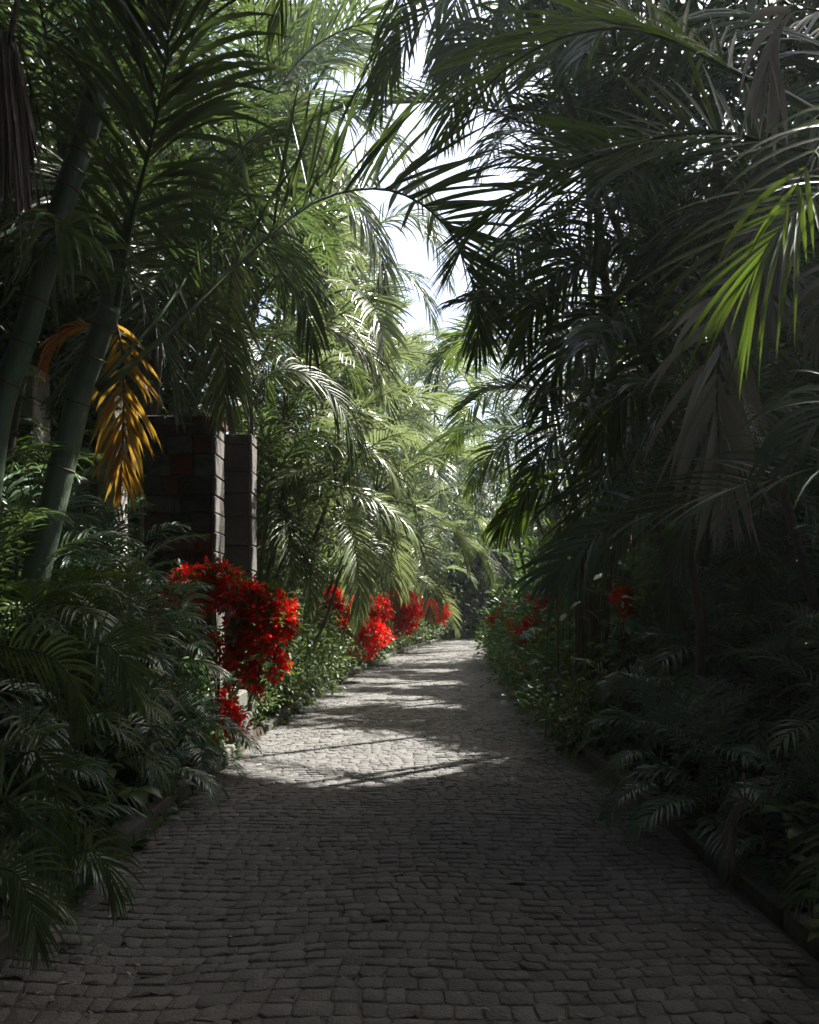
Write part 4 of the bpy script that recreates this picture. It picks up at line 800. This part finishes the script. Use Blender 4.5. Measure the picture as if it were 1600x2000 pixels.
flower_bush("red flowering shrub at the shaded path edge with flowers in clumps", [(1030, 1240, 14, .2), (1045, 1248, 14, .18), (1018, 1228, 14, .12), (1040, 1210, 14, .1), (1062, 1250, 14, .1), (1008, 1250, 14, .08), (1070, 1180, 14, .1), (1045, 1177, 14, .1), (1075, 1225, 14, .08), (1020, 1305, 13.2, .06), (1050, 1290, 13.4, .05)], 130, 520, 5, (2.7, 14.2, .1), .07)
flower_bush("small red flowering shrub nearer the dark end of the path on the shaded side", [(972, 1208, 21, .2), (990, 1193, 21, .16), (965, 1215, 21, .12), (985, 1215, 21, .1)], 70, 260, 6, (2.9, 21.2, .1), .08)
flower_bush("isolated red flowering shrub in deep shade behind the aerial roots", [(1212, 1165, 8.5, .08), (1225, 1178, 8.5, .07), (1215, 1190, 8.5, .06), (1208, 1205, 8.5, .03)], 60, 120, 7, (2.5, 8.7, .3), .045)

# ------------------------------------------------------------------ trees and far woods
def tree(label, base, crown, r, n, seed, size=.3, mk='tree', group=None, tr=.16, trim=False):
    g = np.random.default_rng(seed); base = np.array(base, float); base[2] = float(gz(base[0], base[1])) - .1; crown = np.array(crown, float)
    root = thing("broadleaf_tree", label, "tree", tuple(base), group); mb = MB()
    tube(mb, spline([base, base * .6 + crown * .4 + g.normal(0, .15, 3), crown], 14), np.linspace(tr, tr * .45, 14), 9)
    for k in range(7):
        e = crown + nrm(g.normal(0, 1, 3)) * np.array(r) * .7; tube(mb, spline([crown - np.array([0, 0, r[2] * .8]), (crown + e) / 2, e], 7), np.linspace(tr * .4, tr * .1, 7), 6)
    wpart("trunk", mb, [M['bark']], root)
    link("crown", leaf_cloud(n, r, size, seed, mk, .5, 2, clumps=70, hollow=.2, at=crown, trim=trim), root, tuple(crown - base))
tree("dark broad-leaved tree filling the top of the shaded side behind the palms", (6.8, 9.8, 0), (6.9, 9.6, 8.4), (3.2, 3.0, 4.0), 22000, 1, .19)
tree("dark broad-leaved tree closing the top of the pillar side behind the palms", (-6.8, 9.5, 0), (-6.4, 9.5, 6.2), (2.8, 2.6, 4.4), 22000, 2, .18)
tree("unseen high tree added overhead to keep the sun off the near path", (9.0, 9.5, 0), (5.7, 9.0, 10.9), (3.9, 3.5, 1.7), 32000, 3, .24, trim=True)  # unseen blocker, added for its shadow on the near path
tree("high tree farther into the shaded side, its crown hidden behind the palm tops", (10.5, 12.0, 0), (9.2, 11.5, 8.8), (3.2, 3.6, 3.4), 14000, 7, .26)
tree("unseen spreading tree added over the pillar side to shade the foreground", (-5.5, 1.5, 0), (-2.9, 3.2, 8.9), (4.4, 5.2, 1.8), 30000, 4, .3, trim=True)  # unseen crown added to shut out sky and sun above the foreground
tree("unseen spreading tree added behind the camera to dim the near path", (3.5, -6, 0), (.6, -2.6, 8.2), (6.4, 4.8, 2.0), 32000, 5, .32, trim=True)  # unseen crown added to cut skylight on the near path

tree("tall broad-leaved tree on the shaded side, its crown dappling the far path", (7.5, 22, 0), (6.6, 21, 8.6), (2.6, 6.0, 3.6), 22000, 8, .2)
tree("broad dark tree standing behind the pillar bed, filling the gaps between its palms", (-6.4, 14.5, 0), (-6.3, 14.0, 7.8), (3.6, 2.6, 5.6), 34000, 9, .23)
tree("broad dark tree standing behind the shaded palms, filling the gaps at their tops", (7.6, 15.5, 0), (7.2, 15.0, 8.6), (3.2, 2.8, 5.2), 28000, 10, .22)
tree("dense dark tree added across the end of the path to darken it", (6.5, 41, 0), (5.0, 39.5, 3.0), (6.0, 2.2, 4.4), 30000, 6, .26)  # added to make the far end of the path dark

def woods(seed, n, fx, size, mk):
    g = np.random.default_rng(seed); p = fx(g, n)
    c = np.floor(p / np.array([1.5, 1.5, 1.3])); hh = np.sin(c[:, 0] * 12.9 + c[:, 1] * 78.2 + c[:, 2] * 37.7 + seed) * 43758.5; hh = hh - np.floor(hh)
    p = p[(hh > .22) & ~((p[:, 2] > 3) & (np.abs(p[:, 0] - pc(p[:, 1])) < 4.2) & clear(p))]; n = len(p); mb = MB(); s = size * g.uniform(.6, 1.4, n)
    leaves(mb, p, nrm(g.normal(0, 1, (n, 3)) + np.array([0, 0, -.2])), nrm(g.normal(0, .6, (n, 3)) + np.array([0, -.2, 1])), s, s * .45, 2, .5, .15, OVATE)
    return mb.mesh("distant_woods", [M[mk]])
def bank(side, y0, y1, u0, u1, zt):
    def f(g, n):
        y = g.uniform(y0, y1, n); u = u0 + (u1 - u0) * g.random(n) ** 1.3; return np.stack([pc(y) + side * u, y, .2 + g.random(n) * zt * np.clip(.35 + (u - u0) / 3, 0, 1)], -1)
    return f
def endwall(g, n):
    y = g.uniform(41, 50, n); return np.stack([g.uniform(-10, 18, n), y - 5 * (g.random(n) < .4), g.random(n) ** 1.8 * 9], -1)
def rear(g, n):
    a = g.uniform(np.pi, 2 * np.pi, n); r = g.uniform(6.5, 9.5, n); return np.stack([np.cos(a) * r, np.sin(a) * r * 1.1 + 1.5, g.random(n) * 9], -1)
for nm, lab, args in (("distant_woods", "dark woods behind the palms of the shaded side", (1, 36000, bank(1, 1, 24, 4.0, 9.5, 9.5), .28, 'tree')),
                      ("distant_woods", "dark woods behind the pillars", (2, 60000, bank(-1, .5, 13, 4.3, 9.5, 10.5), .26, 'tree')),
                      ("distant_woods", "green woods behind the palms beyond the pillars", (3, 80000, bank(-1, 11, 44, 3.6, 10, 9), .2, 'tree')),  # dark leaf colour stands in for deep shade between the fronds
                      ("distant_woods", "hazy woods along the far shaded side", (4, 22000, bank(1, 20, 42, 3.0, 9, 7), .24, 'broad')),
                      ("distant_woods", "woods closing the far end of the path", (5, 50000, endwall, .34, 'deep')),
                      ("distant_woods", "unseen woods added around the near end of the path to block light", (6, 66000, rear, .42, 'tree'))):  # unseen, added so little skylight comes in from behind
    tag(link(nm, woods(*args)), lab, "woods", kind="stuff")

# low ground cover that fills the beds between the plants
def cover(seed, n, side, y0, y1):
    g = np.random.default_rng(seed); y = y0 + (y1 - y0) * g.random(n) ** 1.3; u = (1.80 if side < 0 else 1.93) + g.random(n) ** 1.25 * 3.4; x = pc(y) + side * u
    p = np.stack([x, y, gz(x, y) + g.random(n) ** 1.5 * np.clip(.2 + (u - 2) * .8, .1, 1.9)], -1); mb = MB()
    if side < 0: p = p[~((y > 8.2) & (y < 10.3) & (u < 3.1))]
    n = len(p); s = .1 * g.uniform(.6, 1.5, n); a = g.uniform(0, 6.28, n)
    leaves(mb, p, np.stack([np.cos(a), np.sin(a), g.uniform(-.1, .6, n)], -1), nrm(g.normal(0, .35, (n, 3)) + np.array([0, 0, 1])), s, s * .42, 3, .6, .2, OVATE)
    return mb.mesh("undergrowth", [M['broad' if side < 0 else 'tree']])  # darker leaf on the shaded side stands in for shade between plants
tag(link("undergrowth", cover(1, 22000, -1, 1.8, 24)), "low leafy ground cover in the pillar-side bed", "undergrowth", kind="stuff")
tag(link("undergrowth", cover(2, 22000, 1, 1.8, 24)), "low leafy ground cover in the shaded bed", "undergrowth", kind="stuff")

# fallen leaf bits on the path
mb = MB(); g = np.random.default_rng(12); n = 700; y = 2.5 + 18 * g.random(n) ** 1.5; u = np.where(g.random(n) < .7, np.sign(g.normal(0, 1, n)) * (1.75 - np.abs(g.normal(0, .22, n))), g.uniform(-1.7, 1.7, n)); a = g.uniform(0, 6.28, n)
leaves(mb, np.stack([pc(y) + u, y, np.full(n, .014)], -1), np.stack([np.cos(a), np.sin(a), g.uniform(0, .12, n)], -1), np.tile((0, 0, 1.0), (n, 1)) + g.normal(0, .15, (n, 3)), g.uniform(.02, .06, n), g.uniform(.008, .02, n), 2, .05, .2, OVATE)
tag(link("leaf_litter", mb.mesh("leaf_litter", [M['dry']])), "scattered dry leaf bits lying on the cobbles", "leaf litter", kind="stuff")

# humid air between the palms
def haze():
    mb = MB(); box(mb, -152, 152, -152, 152, -2.0, 15.5)
    m = bpy.data.materials.new("haze"); m.use_nodes = True; t = m.node_tree; t.nodes.clear()
    o = t.nodes.new("ShaderNodeOutputMaterial"); v = t.nodes.new("ShaderNodeVolumePrincipled")
    v.inputs["Color"].default_value = (.9, .95, 1, 1); v.inputs["Density"].default_value = HAZE; v.inputs["Anisotropy"].default_value = .6
    t.links.new(v.outputs[0], o.inputs["Volume"]); return mb.mesh("haze", [m], False)
HAZE = .0010
if HAZE: tag(link("haze", haze()), kind="stuff")
